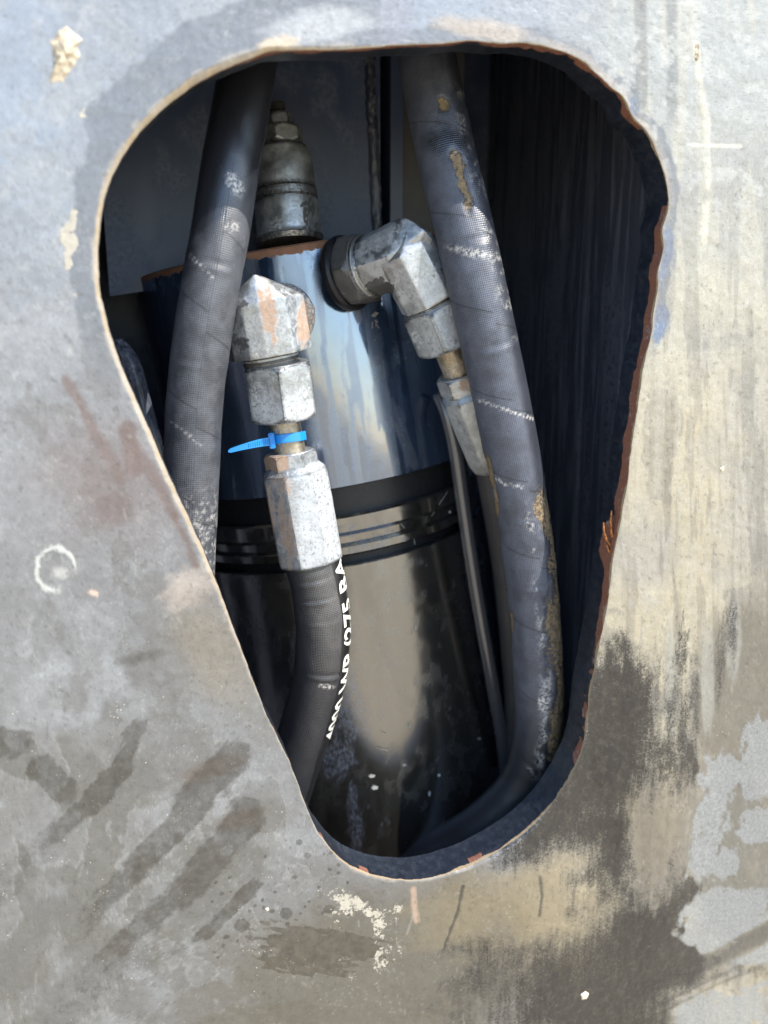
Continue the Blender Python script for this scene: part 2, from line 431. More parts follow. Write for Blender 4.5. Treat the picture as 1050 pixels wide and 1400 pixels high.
def mat_edge():
    """flame cut edge: wear.r rust, wear.g pale primer and painted sunlit lip"""
    t = NT('flame_cut_edge'); c = t.co(); _, r, g, b, a = t.at('wear')
    n = t.noise(c, 150, 5, .7); n2 = t.noise(c, 600, 3, .7)
    col = t.mix(t.ramp(n, .4, .7, 0, .35), (.010, .013, .021), (.055, .062, .078))
    rc = t.mix(n2, (.09, .036, .025), (.30, .125, .075))
    rc = t.mix(t.ramp(n, .55, .7), rc, (.24, .20, .19))
    col = t.mix(t.ramp(t.math('ADD', r, t.math('MULTIPLY', t.math('SUBTRACT', n, .5), .45)), .4, .55), col, rc)
    col = t.mix(t.ramp(t.math('ADD', g, t.math('MULTIPLY', t.math('SUBTRACT', n2, .5), .7)), .4, .6), col, t.mix(n, (.26, .18, .10), (.42, .33, .22)))
    nn = t.bump(n, .22, .001); nn = t.bump(n2, .2, .0003, nn)
    t.set(Base_Color=col, Roughness=t.mixf(r, .34, .75), Normal=nn)
    return t.m

def mat_simple(name, col, rough, spec=.5, nscale=300, namp=.25, bump=.2, metal=0):
    t = NT(name); c = t.co(); n = t.noise(c, nscale, 4, .65)
    t.set(Base_Color=t.mix(t.ramp(n, .3, .7), tuple(x * (1 - namp) for x in col), tuple(min(1, x * (1 + namp)) for x in col)),
          Roughness=rough, Metallic=metal, Normal=t.bump(n, bump, .0005)); t.b.inputs['Specular IOR Level'].default_value = spec
    return t.m

M_plate = mat_plate(); M_edge = mat_edge()
M_wall = mat_gloss('navy_black_wall_paint', (.050, .056, .080), .26, 0, (.27, .29, .34), streak=True, spec=.5)
M_back = mat_gloss('grey_black_sheet_paint', (.055, .080, .145), .36, 0, (.13, .16, .22), spec=.5)
M_back2 = mat_gloss('brown_black_plate_paint', (.075, .072, .072), .45, 0, (.20, .18, .15), spec=.5)
M_barrel = mat_gloss('black_cylinder_enamel', (.034, .031, .026), .14, .6, (.11, .13, .18), coat=1.)
M_head = mat_gloss('sky_tinted_head_enamel', (.045, .085, .165), .16, .75, (.13, .20, .36), coat=.8)  # blue of the reflected sky put into the enamel's base colour
M_tube = mat_gloss('black_tube_enamel', (.10, .10, .11), .22, .5, (.10, .10, .11))
M_zinc = mat_zinc(); M_dzinc = mat_zinc('dull_plated_steel', (.62, .62, .60), .34)
M_stem = mat_zinc('brownish_plated_steel', (.44, .38, .29), .42)
M_ring = mat_simple('black_oiled_seal', (.012, .012, .014), .42, .35, bump=.1)
M_hose = mat_rubber('dusty_hose_sleeve', (.088, .093, .108)); M_hose2 = mat_rubber('greyblue_hose_sleeve', (.098, .110, .148))
M_fhose = mat_rubber('black_hose_jacket', (.15, .14, .13), per=.0028, weave=.6, wrap=0.)
M_band = mat_simple('black_print_band', (.012, .012, .013), .35, bump=.05)
M_print = mat_simple('white_hose_print', (.66, .65, .60), .5, nscale=500, namp=.3, bump=.05)
M_mark = mat_simple('pale_paint_mark', (.38, .37, .35), .6)
M_tie = mat_simple('blue_nylon', (.008, .20, .56), .32, .6, nscale=90, namp=.12, bump=.04)
M_mud = mat_simple('dried_mud', (.42, .36, .27), .85, .3, nscale=260, namp=.4, bump=.7)
M_chip = mat_simple('cream_stone_chip', (.72, .62, .44), .7, .3, nscale=300, namp=.2, bump=.3)
M_rustflake = mat_simple('rust_scale', (.38, .15, .05), .75, .3, nscale=400, namp=.6, bump=.5)
M_ground = mat_simple('sandy_ground', (.45, .37, .26), .95, .2, nscale=.8, namp=.25, bump=.3)

# ------------------------------------------------------------------ ground under the machine (seen only in reflections)
g_ = bpy.data.meshes.new('ground'); g_.from_pydata([(-400, -400, -1.3), (400, -400, -1.3), (400, 400, -1.3), (-400, 400, -1.3)], [], [(0, 1, 2, 3)])
tag(obj('ground', g_, M_ground), kind='structure')

# ------------------------------------------------------------------ the cut-out plate
RIM = [(300,97),(335,82),(372,70),(420,68),(470,67),(520,63),(560,60),(600,60),(640,56),(680,58),(722,59),(760,67),(797,82),(812,97),
       (836,120),(852,133),(866,160),(885,180),(899,210),(910,243),(915,280),(906,312),(908,340),(900,372),(899,400),(893,430),(891,455),
       (880,500),(872,560),(864,610),(858,660),(850,705),(838,770),(830,830),(818,890),(806,960),(800,1005),
       (790,1040),(772,1075),(750,1107),(722,1135),(690,1158),(650,1180),(610,1195),(570,1203),(530,1202),(495,1193),
       (462,1172),(436,1140),(417,1100),(404,1062),(385,1020),(362,972),(340,915),(316,850),(296,795),(272,740),(245,682),(220,625),(198,575),
       (172,515),(155,470),(142,425),(135,380),(135,330),(142,275),(158,230),(184,190),(215,155),(255,122)]
NR = 1500
rim = np.array([P(x, y, 0.0)[:] for x, y in RIM])[:, [0, 2]]
# closed Catmull-Rom through the rim, resampled evenly
def closed(pts, n):
    m = len(pts); out = []
    for i in range(m):
        p0, p1, p2, p3 = (pts[(i + k) % m] for k in (-1, 0, 1, 2))
        for q in np.linspace(0, 1, 24, endpoint=False):
            out.append(.5 * ((2 * p1) + (p2 - p0) * q + (2 * p0 - 5 * p1 + 4 * p2 - p3) * q * q + (3 * p1 - p0 - 3 * p2 + p3) * q ** 3))
    out = np.array(out); d = np.r_[0, np.cumsum(np.hypot(*(np.roll(out, -1, 0) - out).T))]
    s = np.linspace(0, d[-1], n, endpoint=False); o2 = np.vstack([out, out[:1]])
    return np.stack([np.interp(s, d, o2[:, 0]), np.interp(s, d, o2[:, 1])], 1), d[-1]
rim, PER = closed(rim, NR)
cen = np.array(P(520, 560, 0.0))[[0, 2]]
nx = np.roll(rim, -1, 0) - np.roll(rim, 1, 0); nrm = np.stack([nx[:, 1], -nx[:, 0]], 1); nrm /= np.linalg.norm(nrm, axis=1)[:, None]
if ((rim - cen) * nrm).sum(1).mean() < 0: nrm = -nrm          # outward from the opening
sarc = np.arange(NR) / NR * PER
wig = (fbm(sarc * 90, sarc * 0, None, 3, 4) - .5) * .0012 + (fbm(sarc * 700, sarc * 0, None, 9, 2) - .5) * .0003
rim = rim + nrm * wig[:, None]

TH = .031                                               # plate thickness
ray = rim - cen; rl = np.linalg.norm(ray, axis=1); dirn = ray / rl[:, None]
# outer limit: a rectangle well past the frame
def outer(x0, x1, z0, z1):
    with np.errstate(divide='ignore'):
        tx = np.where(dirn[:, 0] > 0, (x1 - cen[0]) / dirn[:, 0], (x0 - cen[0]) / dirn[:, 0])
        tz = np.where(dirn[:, 1] > 0, (z1 - cen[1]) / dirn[:, 1], (z0 - cen[1]) / dirn[:, 1])
    return np.minimum(np.abs(tx), np.abs(tz))
cx4 = np.array([P(a, b, 0)[:] for a, b in ((-15, -15), (1065, -15), (-15, 1415), (1065, 1415))])
o1 = outer(cx4[:, 0].min(), cx4[:, 0].max(), cx4[:, 2].min(), cx4[:, 2].max()); o2 = outer(-.80, .85, -1.0, .80)
rings = []; NF = 215
for k in range(NF + 1):
    q = k / NF; q = q ** 1.12
    rings.append(cen + dirn * (rl + (o1 - rl) * q)[:, None])
for k in range(1, 9):
    rings.append(cen + dirn * (o1 + (o2 - o1) * (k / 8))[:, None])
# the first few rings follow the rim's own normal so the rounded lip is even
V2 = np.vstack(rings); NRG = len(rings)
co3 = np.stack([V2[:, 0], np.zeros(len(V2)), V2[:, 1]], 1)
x, y = to_px(co3)
dist_rim = (np.repeat(np.arange(NRG), NR))  # ring number
rimd = np.linalg.norm(V2 - np.tile(rings[0], (NRG, 1)), axis=1)      # metres from the rim
rp = rimd * 1900                                                      # about photo pixels

def srgb(r, g, b):
    a = np.array([r, g, b]) / 255.; return np.where(a < .04045, a / 12.92, ((a + .055) / 1.055) ** 2.4)
col = np.zeros((len(x), 3)); rough = np.full(len(x), .44); hgt = np.zeros(len(x)); dust = np.ones(len(x)); spark = np.full(len(x), .25)
SMm = np.zeros(len(x)); PLm = np.zeros(len(x)); DKm = np.zeros(len(x)); FLm = np.zeros(len(x))
def lay(mask, c, rg=None, a=1.0, h=0, d=None, sp=None):
    global col, rough, hgt, dust, spark
    i = np.nonzero(mask > 1e-3)[0]; m = np.clip(mask[i], 0, 1) * a
    col[i] = col[i] * (1 - m[:, None]) + np.array(c) * m[:, None]
    if rg is not None: rough[i] = rough[i] * (1 - m) + rg * m
    if h: hgt[i] += m * h
    if d is not None: dust[i] = dust[i] * (1 - m) + d * m
    if sp is not None: spark[i] = spark[i] * (1 - m) + sp * m
wx = x + (fbm(x / 60, y / 60, None, 20) - .5) * 50; wy = y + (fbm(x / 60, y / 60, None, 21) - .5) * 50
big = fbm(x / 150, y / 150, None, 1, 5); med = fbm(x / 38, y / 38, None, 2, 5); sml = fbm(x / 9, y / 9, None, 3, 4)
stv = fbm(x / 16, y / 170, None, 4, 4); stv2 = fbm(x / 6, y / 90, None, 5, 3)           # vertical run marks
G_BLUE = (.215, .245, .290); G_MID = (.185, .185, .195); G_GLARE = (.37, .325, .235); G_GREY = (.135, .130, .120); BLK = (.012, .012, .014)
PALE = (.25, .26, .265)
# broad zones of dust film, sky sheen and sun glare painted into its colour
col[:] = G_MID
lay(ss(620, 200, wy), G_BLUE, .55)
lay(ss(620, 1000, wy) * ss(560, 350, wx), G_GREY, .5)
lay(ss(700, 880, wx) * ss(380, 40, wy), (.28, .29, .28), .6)
lay(ss(620, 820, wx) * ss(300, 560, wy), G_GLARE, .48)
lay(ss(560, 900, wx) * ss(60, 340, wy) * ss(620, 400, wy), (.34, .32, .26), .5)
lay(ss(.42, .62, big), (.205, .21, .22), a=.45)
lay(ss(.55, .70, med) * ss(650, 350, x), (.26, .27, .28), a=.35)
spark = np.maximum(spark, .75 * ss(850, 1000, y) * ss(560, 420, x))
tide = fbm(wx / 70, wy / 95, None, 90, 5)
lay(ss(.555, .575, tide) * ss(900, 600, x), (.25, .255, .265), a=.28); lay(ss(.012, .004, np.abs(tide - .565)), (.34, .34, .33), a=.30)
lay(ss(.40, .385, tide) * ss(300, 600, y), (.12, .115, .11), .48, a=.45)
# right side: vertical rain marks
rt = ss(800, 880, x)
lay(rt * ss(.53, .57, stv) * ss(1080, 400, y), (.36, .335, .27), a=.45)
lay(rt * ss(.47, .44, stv) * ss(80, 500, y), (.165, .155, .135), .38, a=.42)
lay(rt * ss(.62, .65, stv2) * ss(300, 500, y), (.38, .36, .31), a=.26, sp=1)
lay(rt * ss(.36, .33, stv2) * ss(300, 700, y), (.15, .14, .12), .38, a=.26)
# shiny black paint at lower right, left out of the painted glare
dk = ss(880, 1190, wy + (x - 800) * .25) * ss(640, 820, wx) * ss(1400, 940, wx + (y - 1150) * .15)
dk = np.maximum(dk, blob(x, y, 850, 1200, 165, 250, 10, 1.7, 3, .35))
dk = np.maximum(dk, blob(x, y, 850, 985, 46, 95, 0, 1.5, 5, .4))
dk = np.maximum(dk, blob(x, y, 930, 1330, 190, 100, -15, .8, 6, .3))
DKm = np.clip(dk * 1.25, 0, 1); spark = np.maximum(spark, .8 * ss(.2, .8, DKm))
# bottom middle: brownish tone, and the sun's tan glow beside it painted as colour
lay(blob(x, y, 560, 1330, 210, 130, -15, 1.2, 7, .3), (.105, .092, .068), .42, a=.85, d=.7)
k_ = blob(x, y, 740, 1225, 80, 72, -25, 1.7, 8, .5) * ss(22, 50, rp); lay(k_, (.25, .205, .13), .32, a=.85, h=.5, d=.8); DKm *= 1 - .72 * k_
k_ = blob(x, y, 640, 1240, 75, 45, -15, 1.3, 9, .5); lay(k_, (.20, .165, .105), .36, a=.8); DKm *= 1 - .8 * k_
DKm = np.maximum(DKm, .62 * blob(x, y, 720, 1330, 130, 70, -10, 1.4, 19, .5))
DKm *= .72 + .42 * med + .25 * (big - .5)
# right: brown and grey pools beneath the streaks
k_ = blob(x, y, 1015, 960, 60, 130, 5, .5, 10, .35); lay(k_, (.145, .13, .105), .42, a=.9); DKm *= 1 - k_
k_ = blob(x, y, 900, 1140, 45, 95, 5, 1.2, 11, .4); lay(k_, (.16, .135, .105), .38, a=.8, d=.6); DKm *= 1 - .75 * k_
k_ = blob(x, y, 1010, 1170, 75, 110, 0, .5, 12, .4); lay(k_, (.145, .135, .115), .42, a=.9); DKm *= 1 - k_
k_ = blob(x, y, 1000, 1370, 90, 60, -20, 1., 12, .4); DKm *= 1 - .6 * k_
for q in ((985,1060,30,26,0),(975,1110,22,50,15),(962,1165,20,36,10),(990,1180,24,20,0),(1035,1040,24,60,0),(1035,1130,26,26,0),(1000,1260,60,45,-10),(965,1250,40,30,-30),(1035,1290,50,32,0),(1010,1380,60,30,-10),(955,1385,30,24,0)):
    k_ = blob(x, y, *q, soft=1.0, s=13 + int(q[0]) % 7, wob=.75, fr=3.0); PLm = np.maximum(PLm, k_); DKm *= 1 - .8 * k_
for q in ((930,905,9,75,3),(948,950,11,80,-2),(985,900,8,70,4),(1000,860,12,50,0)):
    DKm = np.maximum(DKm, .55 * blob(x, y, *q, soft=1.4, s=int(q[0]) % 11, wob=.6, fr=3.5))
for q in ((1003,880,10,55,2),(915,930,8,90,0),(968,930,9,75,0)):
    lay(blob(x, y, *q, soft=.6, s=int(q[0]) % 11, wob=.3), (.30, .295, .26), .5, a=.6)
# dark crease with a bright edge, bottom right corner
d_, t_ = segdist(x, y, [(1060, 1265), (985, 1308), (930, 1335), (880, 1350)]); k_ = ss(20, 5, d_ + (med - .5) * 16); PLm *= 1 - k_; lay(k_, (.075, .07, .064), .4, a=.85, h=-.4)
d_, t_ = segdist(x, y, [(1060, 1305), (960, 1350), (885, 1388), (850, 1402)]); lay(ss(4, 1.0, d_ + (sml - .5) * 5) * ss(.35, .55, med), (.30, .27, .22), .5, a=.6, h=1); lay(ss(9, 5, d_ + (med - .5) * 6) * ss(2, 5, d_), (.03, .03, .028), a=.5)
# grey halo left round the opening by a wiped, less dusty strip (upper left)
hw = np.where(x < 520, 22 + 26 * fbm(x / 40, y / 40, None, 30) + 22 * ss(230, 120, y) , 8 + 20 * fbm(x / 30, y / 30, None, 31))
halo = ss(hw + 3, hw - 3, rp) * np.where(x < 520, ss(560, 420, y), ss(520, 420, y))
lay(halo, (.115, .125, .145), .5, a=.75)
FLm = np.maximum(FLm, .62 * ss(12, 2, np.abs(rp - hw)) * ss(.35, .6, med) * ss(480, 350, y) * ss(150, 100, x))
FLm = np.maximum(FLm, blob(x, y, 98, 333, 9, 13, 0, .8, 3))
lay(ss(14, 4, rp) * ss(700, 760, x) * ss(520, 60, y), (.30, .26, .22), a=.6)
for q in ((905, 345, 16, 40, 5), (903, 440, 12, 26, 8), (860, 150, 12, 20, 40)):
    lay(blob(x, y, *q, soft=.4, s=3), (.13, .15, .20), .45, a=.9)
lay(blob(x, y, 901, 452, 7, 14, 15, .6, 3), (.12, .18, .28), a=.6)
# blue/white light patches above the opening
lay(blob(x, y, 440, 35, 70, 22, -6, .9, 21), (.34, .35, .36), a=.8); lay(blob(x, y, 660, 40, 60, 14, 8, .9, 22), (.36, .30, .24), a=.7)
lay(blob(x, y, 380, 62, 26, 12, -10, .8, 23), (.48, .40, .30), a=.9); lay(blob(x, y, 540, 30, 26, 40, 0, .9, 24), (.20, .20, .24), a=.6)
for xx, w_ in ((875, 9), (917, 8)):
    d_, t_ = segdist(x, y, [(xx, -20), (xx + 2, 100), (xx + 1, 190)]); lay(ss(w_ + 2, w_ - 3, d_) * ss(200, 120, y), (.125, .13, .13), .5, a=.7)
d_, t_ = segdist(x, y, [(950, 60), (955, 110), (965, 160), (968, 240), (962, 330)]); lay(ss(7, 2, d_ + (sml - .5) * 6) * ss(.4, .6, med + .1), (.46, .43, .36), a=.8, h=.4)
d_, t_ = segdist(x, y, [(942, 198), (1012, 200)]); lay(ss(4, 1, d_ + (sml - .5) * 3), (.5, .48, .42), a=.8)
lay(ss(.56, .66, fbm(x / 14, y / 20, None, 33)) * ss(760, 830, x) * ss(170, 90, y - (x - 800) * .9), (.36, .36, .34), a=.6)
# left: brown-red runs, dark blot, chalk ring
for pts, w_ in (([(90, 520), (112, 555), (128, 590), (150, 625), (165, 655)], 7), ([(170, 590), (190, 620), (215, 660), (238, 705)], 8),
                ([(175, 585), (182, 640)], 12), ([(238, 705), (255, 740), (268, 775)], 5)):
    d_, t_ = segdist(x, y, pts); lay(ss(w_ + 4, w_ - 5, d_ + (med - .5) * 8), (.125, .085, .075), .45, a=.75)
lay(blob(x, y, 158, 697, 24, 20, 0, .8, 5), (.10, .078, .072), .4, a=.8); lay(blob(x, y, 150, 660, 90, 70, 20, 1.4, 5), (.16, .125, .12), .45, a=.55)
lay(blob(x, y, 190, 900, 34, 7, -14, 1.2, 5), (.085, .08, .075), .45, a=.8)
rr_ = np.hypot((x - 76) / 26, (y - 779) / 30); an = np.arctan2(y - 779, x - 76)
lay(ss(.14, .05, np.abs(rr_ - 1 + (sml - .5) * .25)) * ss(-.9, -.6, -np.cos(an - .7)) * ss(.3, .45, med + .1), (.52, .53, .50), a=.9, h=.5)
lay(blob(x, y, 82, 783, 10, 8, 0, .9, 8, .6), (.42, .42, .40), a=.8); lay(blob(x, y, 128, 811, 7, 4, 10, .4, 8), (.62, .45, .36), a=.9)
lay(blob(x, y, 255, 805, 34, 22, -30, 1., 9, .5), (.42, .36, .31), a=.7)
lay(blob(x, y, 290, 890, 75, 40, 60, 1.2, 10, .3), (.20, .175, .14), .45, a=.7)
lay(blob(x, y, 120, 930, 90, 70, 0, 1.3, 11, .4) * ss(.35, .6, med), (.27, .28, .29), a=.7)
# clean wiped smears, lower left (fingers dragged through the dust)
SM = (.062, .060, .056)
for pts, w0, w1 in (([(318, 1040), (270, 1090), (215, 1155), (165, 1210), (120, 1262), (85, 1300)], 30, 16),
                    ([(335, 1118), (300, 1160), (250, 1215), (190, 1270), (140, 1320), (95, 1370)], 30, 20),
                    ([(345, 1215), (300, 1258), (250, 1295), (200, 1330)], 17, 7),
                    ([(190, 995), (165, 1045), (120, 1100), (60, 1150), (0, 1205)], 20, 14),
                    ([(60, 1055), (90, 1085), (105, 1100)], 22, 20), ([(-10, 1015), (30, 1012), (50, 1018)], 24, 18)):
    d_, t_ = segdist(x, y, pts); ww = w0 + (w1 - w0) * t_
    SMm = np.maximum(SMm, ss(ww * 1.35, ww * .35, d_ + (med - .5) * 26 + (fbm((x + y) / 9, (x - y) / 60, None, 77) - .5) * 12) * (1 - .6 * ss(.35, 1, t_)) * .92)
lay(blob(x, y, 292, 1050, 48, 16, -20, .5, 4), (.12, .10, .082), a=.7); lay(blob(x, y, 330, 1118, 34, 13, -20, .6, 4), (.12, .10, .082), a=.6)
SMm = np.maximum(SMm, .45 * blob(x, y, 20, 1200, 140, 30, -40, 1.2, 14)); SMm = np.maximum(SMm, .47 * blob(x, y, 150, 1330, 150, 50, -40, 1.4, 15))
# oil drops and spatter under the opening
rs = np.random.RandomState(7)
for q in [(391,1249,9,8),(330,1265,11,9),(450,1243,8,6),(420,1170,5,4),(409,1152,5,4),(398,1280,7,5),(372,1246,4,3),(362,1305,5,4),(310,1280,4,3)] + \
        [(rs.uniform(290, 480), rs.uniform(1160, 1330), rs.uniform(1.5, 4.), rs.uniform(1.5, 3.)) for _ in range(45)]:
    SMm = np.maximum(SMm, blob(x, y, *q, soft=.6, s=2, wob=.2))
k_ = np.maximum(blob(x, y, 440, 1290, 80, 22, 8, .8, 15, .8, 4), blob(x, y, 420, 1318, 66, 14, 6, .8, 16, .8, 4)); SMm = np.maximum(SMm, k_); lay(k_, (.16, .14, .105), a=.5)
lay(blob(x, y, 360, 1395, 90, 26, -10, .4, 17, .5), (.105, .095, .075), .4, a=.7)
FLm = np.maximum(FLm, .56 * blob(x, y, 490, 1240, 66, 30, 0, 1.2, 18, .6) * ss(.35, .6, med))
FLm = np.maximum(FLm, .47 * blob(x, y, 500, 1290, 50, 60, 0, 1.4, 18, .5) * ss(.4, .6, med))
d_, t_ = segdist(x, y, [(632, 1210), (625, 1245), (610, 1285), (605, 1300)]); lay(ss(3, 1, d_ + (sml - .5) * 2), (.05, .045, .04), a=.9, h=-.6)
d_, t_ = segdist(x, y, [(565, 1215), (566, 1240), (570, 1258)]); lay(ss(6, 2, d_ + (sml - .5) * 5), (.42, .30, .22), a=.8)
d_, t_ = segdist(x, y, [(735, 1195), (737, 1220), (733, 1245)]); lay(ss(3, 1, d_ + (sml - .5) * 3), (.05, .045, .035), a=.8, h=-.6)
# chip with lifted paint below the right rim, long blister
lay(blob(x, y, 832, 1045, 20, 28, 15, .3, 20, .4), (.16, .145, .115), .5, a=.95, h=1.2, d=1, sp=1); lay(blob(x, y, 855, 1110, 9, 45, 12, .5, 20, .4), (.19, .165, .115), .45, a=.9, h=1)
# pits, flecks, scratches all over
fl = ss(.80, .86, vn(x / 2.6, y / 2.6, None, 50)) * ss(.45, .6, med)
lay(fl, (.55, .52, .45), a=.15)
lay(ss(.86, .90, vn(x / 3.4, y / 3.4, None, 51)), (.05, .048, .045), a=.35)
for k in range(70):
    cx_, cy_ = rs.uniform(0, 1050), rs.uniform(0, 1400); an_ = rs.choice([rs.uniform(70, 110), rs.uniform(0, 180)]); L_ = rs.uniform(4, 34)
    ex, ey = math.cos(R(an_)) * L_, math.sin(R(an_)) * L_
    m_ = np.where((np.abs(x - cx_) < 60) & (np.abs(y - cy_) < 60))[0]
    if not len(m_): continue
    d_, t_ = segdist(x[m_], y[m_], [(cx_, cy_), (cx_ + ex, cy_ + ey)])
    mk = np.zeros(len(x)); mk[m_] = ss(1.9, .5, d_) * rs.uniform(.3, .8); lay(mk, (.36, .35, .32), a=.5)
# worn pale lip; its wide left part is sunlit bevel painted in tan
lipn = fbm(np.tile(sarc, NRG) * 120, rimd * 0, None, 60)
rx_ = np.tile(x[:NR], NRG); ry_ = np.tile(y[:NR], NRG)
lipw = .5 + 4.4 * ss(430, 260, rx_) * ss(1000, 760, ry_) + 2.0 * ss(560, 440, rx_) * ss(200, 120, ry_)
lay(ss(lipw + 1, lipw - 1, rp + (lipn - .5) * 1.5), (.34, .265, .165), .6, a=.85, d=1)
lay(ss(lipw + 5, lipw + 1, rp + (fbm(np.tile(sarc, NRG) * 60, rimd * 0, None, 61) - .5) * 9) * ss(.45, .6, lipn), (.34, .30, .25), .6, a=.5)
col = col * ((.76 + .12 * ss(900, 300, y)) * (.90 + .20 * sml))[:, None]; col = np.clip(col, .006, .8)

# real relief: waviness of the sheet, a swelling below the opening, dust thickness
yy = hgt * -.0006 + (big - .5) * .003 * ss(8, 60, rp) + (med - .5) * .0006 - (sml - .5) * .00035
yy -= .006 * np.exp(-(((x - 730) / 95) ** 2 + ((y - 1235) / 85) ** 2))
yy -= .005 * np.exp(-(((x - 905) / 50) ** 2 + ((y - 1130) / 150) ** 2))
yy += .002 * np.exp(-(((x - 820) / 50) ** 2 + ((y - 1180) / 180) ** 2))
yy += .0012 * ss(3.5, 0, rp) ** 2                                     # rounded lip
co3[:, 1] = (yy - .0012 * ss(3.5, 0, rp) ** 2) * ss(0, 3, rp) + lipw * .00042 * np.clip(1 - rp / (lipw + 1.5), 0, 1) ** 1.3
idx = np.arange(NRG * NR).reshape(NRG, NR)
A_ = idx[:-1]; B_ = idx[1:]; fs = np.stack([A_, B_, np.roll(B_, -1, 1), np.roll(A_, -1, 1)], -1).reshape(-1, 4)
me = bpy.data.meshes.new('front_plate'); me.from_pydata(co3.tolist(), [], fs.tolist()); me.update()
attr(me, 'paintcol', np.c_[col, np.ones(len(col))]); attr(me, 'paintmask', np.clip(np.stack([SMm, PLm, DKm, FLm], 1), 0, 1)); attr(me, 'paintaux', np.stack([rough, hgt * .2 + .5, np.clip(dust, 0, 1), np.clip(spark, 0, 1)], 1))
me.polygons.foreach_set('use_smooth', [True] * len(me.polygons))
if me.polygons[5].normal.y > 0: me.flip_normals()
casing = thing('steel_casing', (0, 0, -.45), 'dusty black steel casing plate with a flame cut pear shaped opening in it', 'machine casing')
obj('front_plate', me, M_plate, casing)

# cut edge of the plate: the thickness seen inside the opening
KE = 16; v = []; 
for k in range(KE + 1):
    q = k / KE
    wob = (fbm(sarc * 420, sarc * 0 + q * 1.2, None, 70, 3) - .5) * .0004 * math.sin(math.pi * min(1, q * 3) / 2)
    c_ = rim - nrm * (wob + .0016 * (q ** .5))[:, None] if False else rim - nrm * (wob * 1.0)[:, None]
    v.append(np.stack([c_[:, 0], co3[:NR, 1] + (TH - co3[:NR, 1]) * q, c_[:, 1]], 1))
v[0][:, 1] = co3[:NR, 1]; v[0][:, 0] = co3[:NR, 0]; v[0][:, 2] = co3[:NR, 2]
v = np.vstack(v); idx = np.arange((KE + 1) * NR).reshape(KE + 1, NR)
A_ = idx[:-1]; B_ = idx[1:]; fs = np.stack([A_, np.roll(A_, -1, 1), np.roll(B_, -1, 1), B_], -1).reshape(-1, 4)
me = bpy.data.meshes.new('cut_edge'); me.from_pydata(v.tolist(), [], fs.tolist()); me.update()
me.polygons.foreach_set('use_smooth', [True] * len(me.polygons))
n0 = me.polygons[NR * 4].normal; q0 = me.polygons[NR * 4].center
if (Vector((cen[0], 0, cen[1])) - Vector((q0.x, 0, q0.z))).dot(n0) < 0: me.flip_normals()
def f_edge(x, y, co):
    q = co[:, 1] / TH; s = np.tile(sarc, KE + 1); n = fbm(s * 65, q * 2, None, 80); n2 = fbm(s * 40, q, None, 81)
    up = ss(260, 90, y)
    right = ss(780, 850, x) * ss(280, 330, y) * ss(1080, 1020, y)
    wid = .26 + .25 * n + .35 * ss(880, 930, y) * ss(1030, 980, y) + .4 * ss(700, 720, y) * ss(780, 750, y)
    r = np.maximum(right * ss(wid + .12, wid - .12, q), up * ss(.42, .12, q + (n - .5) * .7) * .9)
    r = np.maximum(r, ss(.62, .7, n2) * .6 * ss(.5, .2, q))
    g = ss(.30, .10, q + (n - .5) * .3) * np.maximum(ss(360, 250, x), .0) * .9  # paler left edge: sun on the bevel painted in
    g = np.maximum(g, ss(.12, .03, q + (n - .5) * .2))
    return dict(r=r, g=g)
paint(me, f_edge); obj('cut_edge', me, M_edge, casing)

# rear face of the plate and the walls of the box behind it
v = np.vstack([np.stack([rim[:, 0], np.full(NR, TH), rim[:, 1]], 1), np.stack([(cen + dirn * o2[:, None])[:, 0], np.full(NR, TH), (cen + dirn * o2[:, None])[:, 1]], 1)])
i_ = np.arange(NR); fs = np.stack([i_, np.roll(i_, -1), np.roll(i_, -1) + NR, i_ + NR], -1)
me = mesh('rear_face', v, fs.tolist(), smooth=False); paint(me); obj('rear_face', me, M_wall, casing)
# outer rim that closes the plate's thickness
ov = (cen + dirn * o2[:, None]); v = np.vstack([np.stack([ov[:, 0], co3[-NR:, 1], ov[:, 1]], 1), np.stack([ov[:, 0], np.full(NR, TH), ov[:, 1]], 1)])
me = mesh('plate_border', v, fs.tolist(), smooth=False); paint(me); obj('plate_border', me, M_wall, casing)

XR = P(915, 300, TH).x + .012; XL = P(128, 360, .022).x - .012; YB = .43
ZT = .42; ZB = -.62
def streaks(x, y, co):
    s = fbm(co[:, 1] * 60, co[:, 2] * 3, None, 90); s2 = fbm(co[:, 1] * 220, co[:, 2] * 9, None, 91); s3 = fbm(co[:, 1] * 25, co[:, 2] * 8, None, 92)
    return dict(b=ss(.58, .70, s2) * ss(.46, .60, s) * 1.0, g=ss(.55, .8, s3) * .25, a=ss(.4, .7, s) * .5)
me = sheet('right_wall', (XR, TH, ZB), (XR, YB, ZB), (XR, TH, ZT), 180, 260); paint(me, streaks); obj('right_wall', me, M_wall, casing)
me = sheet('left_wall', (XL, YB, ZB), (XL, TH, ZB), (XL, YB, ZT), 60, 120); paint(me, streaks); obj('left_wall', me, M_wall, casing)
def backp(x, y, co):
    s = fbm(co[:, 0] * 40, co[:, 2] * 6, None, 95); s2 = fbm(co[:, 0] * 55, co[:, 2] * 45, None, 96, 5); return dict(g=.8 * ss(.42, .75, s2), b=.6 * ss(.55, .7, s), a=ss(.4, .7, s2), r=.25 * ss(.5, .7, fbm(co[:, 0] * 22, co[:, 2] * 12, None, 97, 5)))
me = sheet('back_wall', (XL, YB, ZB), (XR, YB, ZB), (XL, YB, ZT), 200, 220); paint(me, backp); me.flip_normals(); obj('back_wall', me, M_back, casing)
me = sheet('roof_wall', (XL, TH, ZT), (XR, TH, ZT), (XL, YB, ZT), 10, 10); paint(me); obj('roof_wall', me, M_wall, casing)
